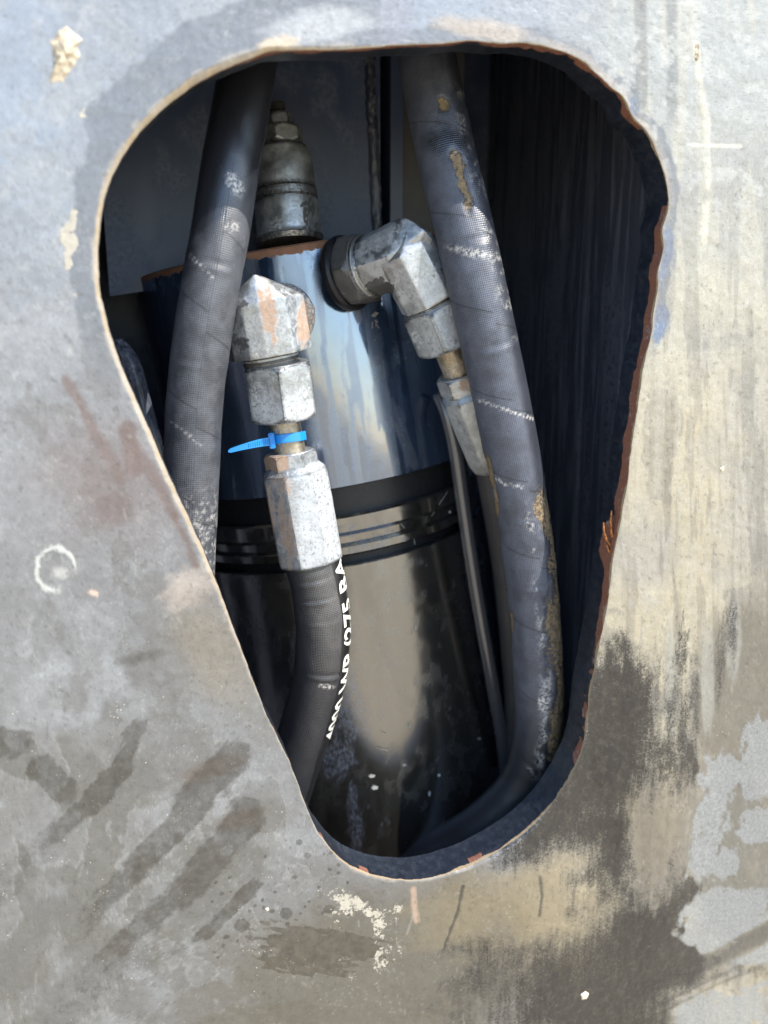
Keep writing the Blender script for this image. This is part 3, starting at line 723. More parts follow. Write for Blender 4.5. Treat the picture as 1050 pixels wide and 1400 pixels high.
me = sheet('floor_wall', (XL, TH, ZB), (XR, TH, ZB), (XL, YB, ZB), 10, 10); paint(me); obj('floor_wall', me, M_wall, casing)
sxl, sxr = P(152, 200, .262), P(520, 200, .262); zt_ = (O_TOP := P(400, 352, .30)).z + .022
ql, qr = P(150, 405, .262), P(520, 350, .262)
me = sheet('upper_sheet', ql, qr, (ql.x, .262, ZT - .002), 160, 90); c_ = coords(me); tz = (c_[:, 2] - ql.z) / (ZT - .002 - ql.z)
fr_ = np.clip((c_[:, 0] - ql.x) / (qr.x - ql.x), 0, 1); lowz = ql.z + (qr.z - ql.z) * fr_; vv = np.tile(np.linspace(0, 1, 91)[:, None], (1, 161)).ravel()
c_[:, 2] = lowz + (ZT - .002 - lowz) * vv; me.vertices.foreach_set('co', c_.astype(np.float32).ravel()); me.update(); paint(me, backp)
obj('upper_sheet', me, M_back, casing)
me = box('sheet_flange', sxr.x - .006, sxr.x, .2625, YB - .001, zt_, ZT - .002); paint(me); obj('sheet_flange', me, M_wall, casing)
# stiffener standing in front of the back wall, right of the seam
a = P(534, 200, .275)
me = box('stiffener', a.x, a.x + .012, .275, YB - .001, ZB + .002, ZT - .002); paint(me); obj('stiffener', me, M_back, casing)
a2 = P(620, 200, .29)
me = box('stiffener_plate', a.x + .0125, P(633, 200, .29).x, .29, .298, zt_ - .06, ZT - .002); paint(me); obj('stiffener_plate', me, M_back2, casing)
# rough weld bead down the seam
sp = spline([P(502, 20, .262), P(507, 130, .262), P(512, 230, .262), P(516, 330, .262)], .002)
me = tube('weld_bead', sp, .005, 24, lambda s, th: .0018 * (fbm(np.array([s * 220] * len(th)), np.sin(th) * 2) - .5) * 2)
paint(me, lambda x, y, co: dict(g=ss(.5, .7, fbm(co[:, 2] * 120, co[:, 0] * 120)) * .5)); obj('weld_bead', me, M_wall, casing)

# ------------------------------------------------------------------ hydraulic cylinder
TOP = P(400, 352, .30); BOT = P(548, 1230, .245)
ax = (BOT - TOP).normalized(); LEN = (BOT - TOP).length
def along(py):
    """distance from TOP along the axis where the axis is seen at photo row py"""
    lo, hi = 0, LEN
    for _ in range(40):
        m = (lo + hi) / 2; q = TOP + ax * m; _, yy_ = to_px(np.array([q[:]]))
        if yy_[0] < py: lo = m
        else: hi = m
    return lo
RH = .150
# rows measured on the front of the cylinder, at its middle
cyl = thing('hydraulic_cylinder', BOT, 'glossy black hydraulic cylinder with rusty top rim standing behind the hoses', 'hydraulic cylinder')
def S(py):   # where the front line of the barrel is seen at row py
    lo, hi = -.05, LEN + .1
    u = (Vector((0, -1, 0)) - ax * Vector((0, -1, 0)).dot(ax)).normalized()
    for _ in range(40):
        m = (lo + hi) / 2; q = TOP + ax * m + u * RH; _, yy_ = to_px(np.array([q[:]]))
        if yy_[0] < py: lo = m
        else: hi = m
    return lo
s0, s1, s2, s3, s4, s5, s6, s7 = (S(v_) for v_ in (328, 662, 700, 728, 738, 752, 768, 1290))
O = TOP + ax * 0
def cyl_part(name, pr, mat, fn, sub=.004, seg=320, sharp=30):
    m_ = lathe(name, O, O + ax, pr, seg=seg, sub=sub, sharp=sharp, capped=True); paint(m_, fn); return obj(name, m_, mat, cyl)
def head_w(x, y, co):
    t = (co - np.array(O)) @ np.array(ax) - s0
    n = fbm(co[:, 0] * 90, co[:, 1] * 90, co[:, 2] * 90, 5)
    r = ss(.010, .002, t + (n - .5) * .014)
    d = fbm(x / 5, y / 14, None, 7); g = ss(.60, .72, d) * ss(.03, .015, t) * .5
    streak = fbm(x / 7, y / 120, None, 8)
    b = ss(.58, .70, streak) * blob(x, y, 470, 520, 70, 150, -8, .8, 3) * .5
    a_ = ss(.5, .53, fbm((x - y * .14) / 13, y / 240, None, 9)) * .55
    return dict(r=r, g=g, b=b, a=a_)
cyl_part('cylinder_head', [(s0, RH * .55, 0), (s0, RH - .002, 0), (s0 + .0015, RH, 0), (s1 - .001, RH, 0), (s1, RH - .0015, 0), (s1, RH - .014, 0)], M_head, head_w, .003, 420)
cyl_part('seal_groove', [(s1 - .001, RH - .011, 0), (s2 + .001, RH - .011, 0)], M_ring, None)
def gl_w(x, y, co):
    n = fbm(x / 12, y / 6, None, 12)
    return dict(b=blob(x, y, 510, 735, 50, 34, -10, .8, 4) * ss(.45, .6, n), g=ss(.6, .7, n) * .3 * ss(560, 480, x), a=ss(.5, .7, n) * .4)  # bluish patch in the middle: a glint painted into the colour
cyl_part('gland_ring', [(s2, RH - .016, 0), (s2, RH - .004, 0), (s2 + .002, RH - .002, 0), (s3 - .004, RH - .002, 0), (s3, RH - .006, 0), (s4, RH - .007, 0), (s4 + .003, RH - .003, 0), (s5, RH - .003, 0), (s5 + .004, RH - .012, 0)], M_barrel, gl_w, .0015)
cyl_part('ring_groove', [(s5 + .003, RH - .016, 0), (s6 + .001, RH - .016, 0)], M_ring, None)
def br_w(x, y, co):
    n = fbm(x / 10, y / 16, None, 14); n2 = fbm(x / 4, y / 5, None, 15)
    b = blob(x, y, 468, 960, 30, 60, -15, .6, 5, .6) * .9
    b = np.maximum(b, blob(x, y, 460, 1040, 24, 28, 0, .4, 6, .5)); b = np.maximum(b, blob(x, y, 486, 1120, 9, 50, -4, .5, 7, .5))
    b = np.maximum(b, blob(x, y, 685, 1065, 14, 26, 0, .5, 8, .5)); b = np.maximum(b, blob(x, y, 404, 890, 7, 34, 0, .5, 9, .5) * .7)
    g = ss(.84, .88, vn(x / 2, y / 2, None, 17)) * ss(.5, .6, n) * .5
    a_ = ss(.45, .7, n) * .4 + .32
    return dict(b=b, g=g, a=a_)
cyl_part('barrel', [(s6, RH - .022, 0), (s6, RH - .006, 0), (s6 + .001, RH - .005, 0), (s7, RH - .005, 0), (s7 + .01, RH - .02, 0)], M_barrel, br_w, .004, 400)

def cyl_hit(px_, py_, r):
    d = ROT @ Vector(((px_ - 525) / FH, (700 - py_) / FH, -1.0)); o = CAM - O
    dp = d - ax * d.dot(ax); op = o - ax * o.dot(ax)
    A_2 = dp.dot(dp); B_2 = 2 * dp.dot(op); C_2 = op.dot(op) - r * r; D_2 = B_2 * B_2 - 4 * A_2 * C_2
    return CAM + d * ((-B_2 - math.sqrt(max(D_2, 0))) / (2 * A_2))
def decal(name, polys, r, mat, label=None):
    bm = bmesh.new()
    for pl_ in polys:
        vs_ = [bm.verts.new((a, b, 0)) for a, b in pl_]; bm.faces.new(vs_)
    for v_ in bm.verts: v_.co = cyl_hit(v_.co.x, v_.co.y, r)
    bmesh.ops.solidify(bm, geom=bm.faces[:], thickness=.0002)
    m = bpy.data.meshes.new(name); bm.to_mesh(m); bm.free(); return obj(name, m, mat, cyl, label)
def bar(x0, y0, x1, y1, w_=1.1):
    dx, dy = x1 - x0, y1 - y0; l = math.hypot(dx, dy); nx_, ny_ = -dy / l * w_, dx / l * w_
    return [(x0 + nx_, y0 + ny_), (x1 + nx_, y1 + ny_), (x1 - nx_, y1 - ny_), (x0 - nx_, y0 - ny_)]
decal('stamped_mark', [[(507, 432), (513, 426), (518, 428), (512, 434)], bar(509, 440, 509, 449, .8), bar(514, 438, 514, 447, .7), bar(512, 438, 517, 440, .7), bar(514, 443, 518, 449, .7)], RH + .0004, M_mark, 'small pale stamped diamond and R mark')
for i_, (a, b, w_, h_) in enumerate(((508, 1061, 5, 2.5), (512, 1077, 5, 3), (587, 1085, 1.5, 4), (553, 1046, 3, 1.5), (600, 1060, 2, 2), (560, 992, 1.5, 2.5), (615, 700, 2, 2), (655, 1010, 2.5, 1.5), (568, 858, 1, 3))):
    decal('paint_fleck', [[(a - w_, b), (a - w_ * .3, b - h_), (a + w_, b - h_ * .6), (a + w_ * .8, b + h_ * .7), (a - w_ * .4, b + h_)]], RH - .0045 if b > 760 else RH + .0003, M_mark)
for q in ((590, 706, 600, 690), (600, 690, 612, 672), (548, 716, 553, 722), (566, 735, 567, 744), (520, 1000, 528, 1004), (516, 1022, 530, 1026)):
    decal('scratch', [bar(*q, .5)], RH + .0003 if q[1] < 700 else RH - .0040, M_mark)

# ------------------------------------------------------------------ threaded valve on the cylinder's top
va, vb = P(397, 333, .19), P(377, 128, .215)
vd = (vb - va).normalized(); VS = lambda py: max(0, ((333 - py) / (333 - 128))) * (vb - va).length
vt = thing('adjuster_valve', va, 'dull silver stepped adjuster valve with locknut standing on the cylinder top', 'valve')
u = (Vector((0, -1, 0)) - vd * Vector((0, -1, 0)).dot(vd)).normalized()
def vw(k):
    def f(x, y, co):
        n = fbm(x / 8, y / 8, None, 40 + k)
        wet = blob(x, y, 425, 295, 16, 30, 0, .6, 4, .5) if k == 0 else 0 * x
        return dict(g=np.maximum(ss(.6, .75, n) * .38, wet * ss(.5, .6, fbm(x / 4, y / 7, None, 3))), b=ss(.5, .7, fbm(x / 14, y / 12, None, 41)) * .5, r=0 * x)
    return f
def vpart(nm, pr, mat, k, **kw):
    m_ = lathe(nm, va, vb, pr, **kw); paint(m_, vw(k)); return obj(nm, m_, mat, vt)
t = [VS(q) for q in (330, 322, 275, 270, 262, 258, 208, 200)]
vpart('valve_base', [(0, .027, 0), (t[1] * .6, .0285, 0), (t[1], .0275, 0), (t[1] + .002, .0275, 0), (t[2] - .001, .0268, 0), (t[2], .026, 0)], M_dzinc, 0)
vpart('valve_collar', [(t[2], .0255, 0), (t[2] + .001, .0268, 0), (t[4] - .001, .0268, 0), (t[4], .0255, 0)], M_dzinc, 1)
vpart('valve_body', [(t[4], .024, 0), (t[4] + .001, .0262, 0), (t[5] + .012, .0258, 0), (t[6], .0238, 0), (t[6] + .003, .0215, 0), (t[6] + .0045, .019, 0)], M_dzinc, 2)
m_ = nut('valve_hexagon', va + vd * (t[6] + .004), va + vd * (VS(177)), .0178, .003, rot=.35); paint(m_, vw(3)); obj('valve_hexagon', m_, M_dzinc, vt)
m_ = nut('locknut', va + vd * (VS(176)), va + vd * (VS(157)), .0115, .0025, rot=.6); paint(m_, vw(4)); obj('locknut', m_, M_zinc, vt)
m_ = lathe('flange', va + vd * (VS(178)), va + vd, [(0, .014, 0), (.0008, .0148, 0), (.0022, .0148, 0), (.003, .013, 0)]); paint(m_, vw(5)); obj('flange', m_, M_zinc, vt)
L_ = VS(141) - VS(158); pr = []
for k in range(26): pr.append((L_ * k / 26, .0062 + (.0006 if k % 2 else -.0002), 0))
pr.append((L_ + .001, .004, 0)); m_ = lathe('threaded_stud', va + vd * VS(158), vb + vd * .1, pr, seg=32); paint(m_, lambda x, y, co: dict(g=.8 + 0 * x)); obj('threaded_stud', m_, M_dzinc, vt)

# ------------------------------------------------------------------ left elbow fitting (faces the viewer)
e0 = P(365, 436, .088); e1 = P(372, 486, .086); ed = (e1 - e0).normalized()
top_c = P(358, 418, .088)
elb = thing('elbow_fitting', P(375, 440, .13), 'zinc elbow with rust streaked gabled front, left of the two elbows', 'pipe fitting')
def zw1(x, y, co):
    r = blob(x, y, 370, 428, 11, 48, -8, 1.2, 5, .6) * .78 + blob(x, y, 352, 425, 8, 55, -8, 1.2, 6, .5) * .35 + blob(x, y, 420, 432, 14, 40, 8, .6, 3) * .8
    g = blob(x, y, 330, 470, 14, 12, 0, .8, 8) * .6 + blob(x, y, 333, 415, 8, 6, 0, .8, 9) * .6
    return dict(r=r, g=g, b=.5 * ss(.4, .6, fbm(x / 12, y / 12, None, 5)))
# body: seven sided bar whose top is cut to a gable
bd = (e1 - P(352, 388, .088)).normalized()
def pxm(Y): return (Y - CAM.y) / FH * 1.06
hw_ = 50 * pxm(.088)
side = Vector((1, 0, 0)); side = (side - bd * side.dot(bd)).normalized(); fwd = bd.cross(side); 
if fwd.y > 0: fwd = -fwd
cb = P(370, 485, .087); ct = P(356, 412, .086)
sec = [(-1.0, -.55), (-.98, .35), (-.62, .78), (-.22, .98), (.45, 1.0), (1.0, .55), (1.0, -.55), (.5, -1.0), (-.5, -1.0)]
pts = [cb + side * (a_ * hw_) + fwd * (b_ * hw_) for a_, b_ in sec] + [ct + side * (a_ * hw_) + fwd * (b_ * hw_) for a_, b_ in sec]
apex = ct - bd * (33 * pxm(.088)) + side * (-.12 * hw_)
pts += [apex + fwd * (.75 * hw_), apex - fwd * (.4 * hw_) + side * .004, apex + fwd * (.35 * hw_) + side * (.35 * hw_) + bd * .004]
port = prism(P(362, 436, .10), P(386, 434, .146), .0175, 12)
m_ = hull('elbow_body', [pts, port], .0012); paint(m_, zw1); obj('elbow_body', m_, M_zinc, elb)
pa, pb = P(384, 433, .106), P(394, 431, .150)
m_ = lathe('port_ring', pa, pb, [(0, .0225, 0), (.001, .0255, 0), (.009, .0255, 0), (.011, .022, 0)], noise=.0004); paint(m_, lambda x, y, co: dict(r=.55 + .4 * (fbm(x / 6, y / 6) - .5))); obj('port_ring', m_, M_zinc, elb, 'rusty port ring')
# lump of paint and rust on the ring
m_ = hull('rust_lump', [[P(424, 422, .112) + Vector((math.cos(i) * .004, math.sin(i * 1.7) * .004, math.sin(i) * .004)) for i in range(12)]], .0006); paint(m_, lambda x, y, co: dict(r=.9 + 0 * x)); obj('rust_lump', m_, M_zinc, elb)
a0, a1 = cb + bd * -.001, cb + bd * .0085
m_ = lathe('neck_ring', a0, a1, [(0, .0225, 0), (.0022, .0225, 0), (.0026, .0205, 0), (.0040, .0205, 0), (.0044, .0218, 0), (.006, .0218, 0), (.0063, .0200, 0), (.0095, .0200, 0)], sub=.001)
paint(m_, lambda x, y, co: dict(g=.8 + 0 * x)); obj('neck_ring', m_, M_dzinc, elb)

# ------------------------------------------------------------------ front hose with its end fitting
n0_, n1_ = cb + bd * .0075, None
fa = n0_; fdir = (P(418, 765, .083) - P(371, 480, .090)).normalized()
def fpt(px_, py_, Y): return P(px_, py_, Y)
FA = [fpt(378, 496, .087), fpt(388, 572, .088), fpt(397, 618, .087), fpt(402, 640, .0865), fpt(425, 768, .083)]
fh = thing('hydraulic_hose', FA[4], 'black hose with white 275 BA lettering and zinc ferrule below the cable tie', 'hose')
def nutw(x, y, co):
    return dict(b=.9 * ss(535, 560, y) * ss(600, 560, y) + .35 * ss(.5, .65, fbm(x / 9, y / 9, None, 5)), g=.28 * ss(.5, .7, fbm(x / 12, y / 12, None, 6)))
m_ = nut('swivel_nut', FA[0], FA[1], .0242, .0035, rot=-.12); paint(m_, nutw); obj('swivel_nut', m_, M_zinc, fh)
d_ = (FA[2] - FA[1]).normalized()
m_ = lathe('stem', FA[1] - d_ * .002, FA[2], [(0, .0120, 0), ((FA[2] - FA[1]).length + .003, .0120, 0)], sub=.002, noise=.0003); paint(m_, lambda x, y, co: dict(r=.30 * ss(600, 580, y) + .1)); obj('stem', m_, M_stem, fh)
m_ = nut('collar', P(396, 617, .087), P(400, 642, .0865), .0182, .002, rot=.3); paint(m_, lambda x, y, co: dict(r=.95 * ss(402, 390, x) * ss(618, 626, y), b=.5 + 0 * x)); obj('collar', m_, M_zinc, fh)
def ferrw(x, y, co):
    r = ss(408, 378, x - (y - 640) * .17) * (.35 + .35 * ss(.4, .6, fbm(x / 6, y / 25, None, 9))) + blob(x, y, 392, 660, 18, 12, 0, 1, 3) * .3
    r = np.maximum(r, .8 * blob(x, y, 392, 735, 9, 30, -10, .8, 4, .5))
    return dict(r=np.clip(r, 0, .85), b=.85 * ss(395, 425, x) + .3, g=.3 * ss(.6, .7, fbm(x / 5, y / 5, None, 10)) * ss(430, 400, x))
L_ = (FA[4] - FA[3]).length + .004
m_ = lathe('ferrule', FA[3] - (FA[4] - FA[3]).normalized() * .004, FA[4], [(0, .0175, 0), (.001, .0195, .2), (.006, .0242, .7), (.010, .0246, 1), (L_ * .5, .0250, 1), (L_ - .002, .0248, 1), (L_ - .0005, .0238, .6), (L_, .0215, 0)], sides=8, rot=.30, sub=.0018, noise=.0006,
           cornr=lambda t: .0272, sharp=24); paint(m_, ferrw); obj('ferrule', m_, M_zinc, fh)
HP = spline([P(423, 755, .0835), P(434, 800, .082), P(441, 860, .082), P(436, 925, .086), P(420, 985, .092), P(400, 1050, .100), P(380, 1120, .112), P(365, 1200, .13)], .0016)
def hr(seed, amp=.0009, creases=()):
    def f(s, th):
        n = (fbm(np.full(len(th), s * 38), np.cos(th) * 1.4 + 5, np.sin(th) * 1.4 + 5, seed, 3) - .5) * amp * 2
        for (sc, tc, dep, wd) in creases:
            dd = np.abs((th - tc + math.pi) % (2 * math.pi) - math.pi)
            n = n - dep * math.exp(-((s - sc) / wd) ** 2) * np.exp(-(dd / .6) ** 2) + dep * .8 * math.exp(-((s - sc - wd * 2) / (wd * 1.5)) ** 2) * np.exp(-(dd / .6) ** 2)
        return n
    return f
RF = .0218
m_ = tube('hose_jacket', HP, RF, 96, hr(3, .0006, ((.018, .3, .0009, .0015), (.034, .35, .0010, .0012), (.052, .2, .0006, .001), (.098, -.1, .0012, .0014))))
paint(m_, lambda x, y, co: dict(g=.55 * ss(395, 445, x - 0 * y) * ss(960, 850, y) + .10, b=blob(x, y, 446, 938, 10, 3, 8, .6, 4) * 1.0, a=.25 + 0 * x))
hj = obj('hose_jacket', m_, M_fhose, fh)
# printed stripe along the right flank
FR = frames(HP); HS = [0]
for i in range(1, len(HP)): HS.append(HS[-1] + (HP[i] - HP[i - 1]).length)
def on_hose(s, ang, r):
    s = max(0, min(HS[-1] - 1e-5, s)); i = int(np.searchsorted(HS, s)) ; i = max(1, min(i, len(HP) - 1)); q = (s - HS[i - 1]) / (HS[i] - HS[i - 1])
    c = HP[i - 1].lerp(HP[i], q); d, u_, w_ = FR[i]
    return c + u_ * (math.cos(ang) * r) + w_ * (math.sin(ang) * r)
def _side():
    a = on_hose(.03, .9, RF); b = on_hose(.03, -.9, RF); return 1 if a.x > b.x else -1
SG = _side(); TC = SG * 1.0; HALF = .44
v = []; f = []; NS = 150
for i in range(NS + 1):
    for j in range(9):
        a_ = TC + HALF * (j / 8 * 2 - 1)
        v.append(on_hose(.001 + (HS[-1] - .01) * i / NS, a_, RF + .0010 * math.sin(math.pi * j / 8) ** .5))
for i in range(NS):
    for j in range(8): f.append((i * 9 + j, i * 9 + j + 1, (i + 1) * 9 + j + 1, (i + 1) * 9 + j))
m_ = mesh('print_stripe', v, f); m_.flip_normals() if m_.polygons[600].normal.dot(Vector((1, -.3, 0))) < 0 else None
obj('print_stripe', m_, M_band, fh)
fc = bpy.data.curves.new('lettering', 'FONT'); fc.body = '4000 WP (275 BAR'; fc.size = 1; fc.offset = .022; fc.resolution_u = 3
to = bpy.data.objects.new('lettering', fc); COL.objects.link(to); bpy.context.view_layer.update()
tm = bpy.data.meshes.new_from_object(to.evaluated_get(bpy.context.evaluated_depsgraph_get())); bpy.data.objects.remove(to)
bm = bmesh.new(); bm.from_mesh(tm); bmesh.ops.triangulate(bm, faces=bm.faces)
for _ in range(2):
    bmesh.ops.subdivide_edges(bm, edges=[e for e in bm.edges if e.calc_length() > .14], cuts=1); bmesh.ops.triangulate(bm, faces=bm.faces)
xs = [v_.co.x for v_ in bm.verts]; X1 = max(xs); hL = .0192 ; kx = .0205
for v_ in bm.verts:
    # letters read upwards: the last letter lies at the ferrule, letter tops towards the viewer's left
    s = -.004 + (X1 - v_.co.x) * kx; a_ = TC + SG * ((.35 - v_.co.y) * .98)
    v_.co = on_hose(s, a_, RF + .0013)
bmesh.ops.recalc_face_normals(bm, faces=bm.faces); bm.to_mesh(tm); bm.free(); tm.name = 'lettering'
obj('lettering', tm, M_print, fh)
# cable tie
ta, tb = P(392, 594, .0875), P(394, 603, .0873); td = (tb - ta).normalized()
tie = thing('cable_tie', ta, 'bright blue plastic cable tie round the steel stem, its tail pointing left', 'cable tie')
def ring_band(name, C, d, ro, ri, wdt, seg=64):
    u_ = (Vector((0, -1, 0)) - d * Vector((0, -1, 0)).dot(d)).normalized(); w_ = d.cross(u_); v = []; f = []
    pr = [(-wdt, ri), (-wdt, ro - .0003), (-wdt + .0004, ro), (wdt - .0004, ro), (wdt, ro - .0003), (wdt, ri)]
    for j in range(seg):
        a_ = j * 2 * math.pi / seg
        for (q, r_) in pr: v.append(C + d * q + u_ * (math.cos(a_) * r_) + w_ * (math.sin(a_) * r_))
    n = len(pr)
    for j in range(seg):
        k = (j + 1) % seg
        for i in range(n): f.append((j * n + i, k * n + i, k * n + (i + 1) % n, j * n + (i + 1) % n))
    return mesh(name, v, f, sharp=35)
tdt = (td + Vector((.0, -.10, .0)) + Vector((-.10, 0, 0))).normalized()
TCn = P(394, 598, .0873); obj('strap', ring_band('strap', TCn, tdt, .0140, .0127, .0034), M_tie, tie)
hp = P(372, 602, .072)
def rbox(name, c, ax_, hx, hy, hz, bev=.0006):
    X, Y, Z = ax_; bm = bmesh.new(); vs_ = [bm.verts.new(c + X * (a * hx) + Y * (b * hy) + Z * (q * hz)) for a in (-1, 1) for b in (-1, 1) for q in (-1, 1)]
    r_ = bmesh.ops.convex_hull(bm, input=vs_); bmesh.ops.dissolve_limit(bm, angle_limit=.05, verts=bm.verts, edges=bm.edges)
    bmesh.ops.bevel(bm, geom=bm.edges[:], offset=bev, segments=2, affect='EDGES'); m = bpy.data.meshes.new(name); bm.to_mesh(m); bm.free(); return m
obj('lock_head', rbox('lock_head', P(372, 602, .0785), (Vector((1, -.25, .1)).normalized(), Vector((.25, 1, 0)).normalized(), Vector((-.1, 0, 1))), .0022, .0038, .0060), M_tie, tie)
obj('lock_head_rib', rbox('lock_head_rib', P(370.5, 602, .0745), (Vector((1, -.25, .1)).normalized(), Vector((.25, 1, 0)).normalized(), Vector((-.1, 0, 1))), .0008, .0008, .0040, .0002), M_tie, tie)
tl = spline([P(373, 603, .0765), P(358, 605, .074), P(340, 609, .072), P(325, 613, .072), P(312, 617, .073)], .0015)
v = []; f = []
for i, p in enumerate(tl):
    q = i / (len(tl) - 1); h = .0032 * (1 - .55 * q ** 1.5); 
    if i == len(tl) - 1: h *= .5
    for (a_, b_) in ((-1, -1), (1, -1), (1, 1), (-1, 1)): v.append(p + Vector((0, a_ * .0006, b_ * h)))
for i in range(len(tl) - 1):
    for j in range(4): f.append((i * 4 + j, i * 4 + (j + 1) % 4, (i + 1) * 4 + (j + 1) % 4, (i + 1) * 4 + j))
f += [(0, 3, 2, 1), tuple((len(tl) - 1) * 4 + j for j in range(4))]
for k in range(3, int(len(tl) * .62)):
    p = tl[k]; q = k / (len(tl) - 1); h = .0032 * (1 - .55 * q ** 1.5) * .62; o_ = len(v)
    for (a_, b_, c_) in ((-.0004, -1, 0), (.0004, -1, 0), (0, -1, -1), (-.0004, 1, 0), (.0004, 1, 0), (0, 1, -1)): v.append(p + Vector((a_, -.0006 + .0004 * c_, b_ * h)))
    f += [(o_, o_ + 2, o_ + 5, o_ + 3), (o_ + 2, o_ + 1, o_ + 4, o_ + 5), (o_, o_ + 1, o_ + 2), (o_ + 3, o_ + 5, o_ + 4)]
obj('tail', mesh('tail', v, f, smooth=False), M_tie, tie)

# ------------------------------------------------------------------ right elbow fitting (seen from its side)
S0 = P(474, 374, .142); K = P(556, 348, .098); sd = (K - S0).normalized()
N1 = P(588, 408, .098); nd = (P(612, 478, .100) - P(568, 372, .098)).normalized()
elr = thing('elbow_fitting', S0, 'pale zinc elbow with a black hexagon port nut, right of the two elbows', 'pipe fitting')
def zw2(x, y, co):
    g = blob(x, y, 517, 405, 20, 24, 10, .22, 5, .35) * .85 + .45 * blob(x, y, 540, 405, 12, 22, 30, .8, 5) + .5 * blob(x, y, 600, 372, 14, 8, -20, .6, 4)  # first dark patch: shadow cast below the port, painted in
    g = g + .35 * ss(.6, .7, fbm(x / 4 + y / 9, y / 12, None, 21)) * blob(x, y, 545, 330, 45, 25, 30, 1, 5)
    r = .35 * blob(x, y, 497, 392, 9, 22, 10, 1, 6)
    return dict(r=r, g=g, b=.7 * ss(.4, .6, fbm(x / 14, y / 12, None, 25)))
m_ = lathe('port_seal', S0 - sd * .004, K, [(0, .026, 0), (.0005, .0295, 0), (.003, .0305, 0), (.0065, .0305, 0), (.009, .0290, 0), (.0095, .026, 0)], sub=.001); obj('port_seal', m_, M_ring, elr)
m_ = nut('port_nut', S0 + sd * .004, S0 + sd * .021, .0262, .004, rot=.25); paint(m_, lambda x, y, co: dict(g=.72 + .3 * (fbm(x / 9, y / 9) - .5))); obj('port_nut', m_, M_dzinc, elr)
m_ = lathe('port_ring', S0 + sd * .020, K, [(0, .0235, 0), (.001, .0252, 0), (.003, .0252, 0), (.0035, .0238, 0), (.005, .0245, 0), (.0065, .0238, 0)], sub=.001); paint(m_, lambda x, y, co: dict(g=.3, r=.15 + 0 * x)); obj('port_ring', m_, M_dzinc, elr)
aA = S0 + sd * .026; 
gA = prism(aA, K - sd * .002, .0225, 8, .2) 
tipA = K + sd * .022
gA += [tipA + Vector((0, 0, .004)) , tipA - nd * .006 + Vector((.002, -.006, 0)), K + sd * .010 - nd * .026 + Vector((0, -.008, 0)), K + sd * .004 - nd * .028, K + sd*.018 - nd*.014 + Vector((0,-.014,0))]
gB = prism(K - nd * .004 , N1 + nd * .002, .0238, 8, .1) + [K - nd * .028 + sd * .004, K - nd * .024 + sd * .012 + Vector((0, -.008, 0)), K - nd * .018 - sd * .008 + Vector((0, -.014, 0))]
m_ = hull('elbow_body', [gA, gB], .0012); paint(m_, zw2); obj('elbow_body', m_, M_zinc, elr)
m_ = lathe('neck_ring', N1 + nd * .001, N1 + nd, [(0, .0225, 0), (.0025, .0225, 0), (.003, .0205, 0), (.0045, .0205, 0), (.005, .022, 0), (.007, .022, 0), (.0075, .0205, 0), (.0105, .0205, 0)], sub=.001)
paint(m_, lambda x, y, co: dict(g=.85 + 0 * x)); obj('neck_ring', m_, M_dzinc, elr)

# ------------------------------------------------------------------ its hose, running down behind the right one
q0 = P(590, 416, .099); q1 = P(612, 470, .100); q2 = P(628, 512, .101); q3 = P(633, 532, .102); q4 = P(672, 640, .112)
bh = thing('hydraulic_hose', q4, 'hydraulic hose end with rust spotted tapered ferrule, passing behind the right sleeved hose', 'hose')
m_ = nut('swivel_nut', q0, q1 + (q1 - q0).normalized() * .002, .0238, .0035, rot=.62); paint(m_, lambda x, y, co: dict(b=.8 * ss(555, 590, x - (y - 450) * .3), g=.42 * ss(580, 555, x - (y - 450) * .35))); obj('swivel_nut', m_, M_zinc, bh)  # right facets whitened, left ones darkened: sun and shade painted in
m_ = lathe('stem', q1, q2, [(0, .0125, 0), ((q2 - q1).length, .0125, 0)], sub=.002, noise=.0004); paint(m_, lambda x, y, co: dict(r=.42 + .4 * (fbm(x / 5, y / 5) - .5))); obj('stem', m_, M_stem, bh)
m_ = nut('collar', P(626, 510, .101), P(634, 536, .103), .0165, .002, rot=.2); paint(m_, lambda x, y, co: dict(r=.75 * ss(622, 632, x) * ss(545, 530, y) , b=.4 + 0 * x)); obj('collar', m_, M_zinc, bh)
L_ = (q4 - q3).length; m_ = lathe('ferrule', q3, q4, [(0, .0155, 0), (.001, .0165, .2), (.005, .0192, .8), (.012, .0195, 1), (L_ - .012, .0175, 1), (L_ - .003, .0150, .8), (L_, .013, 0)], sides=8, rot=.1, cornr=lambda t: .0206, sub=.0018, noise=.0005, sharp=24)
paint(m_, lambda x, y, co: dict(r=.38 * ss(.45, .65, fbm(x / 7, y / 7, None, 4)) * ss(640, 550, y), b=.6 + 0 * x)); obj('ferrule', m_, M_zinc, bh)
m_ = tube('hose_jacket', spline([q4 - (q4 - q3).normalized() * .01, P(680, 700, .118), P(692, 780, .125), P(702, 880, .13), P(708, 980, .135), P(705, 1100, .14), P(700, 1220, .15)], .003), .0125, 48, hr(8, .0004))
paint(m_, lambda x, y, co: dict(g=.2 + 0 * x)); obj('hose_jacket', m_, M_fhose, bh)

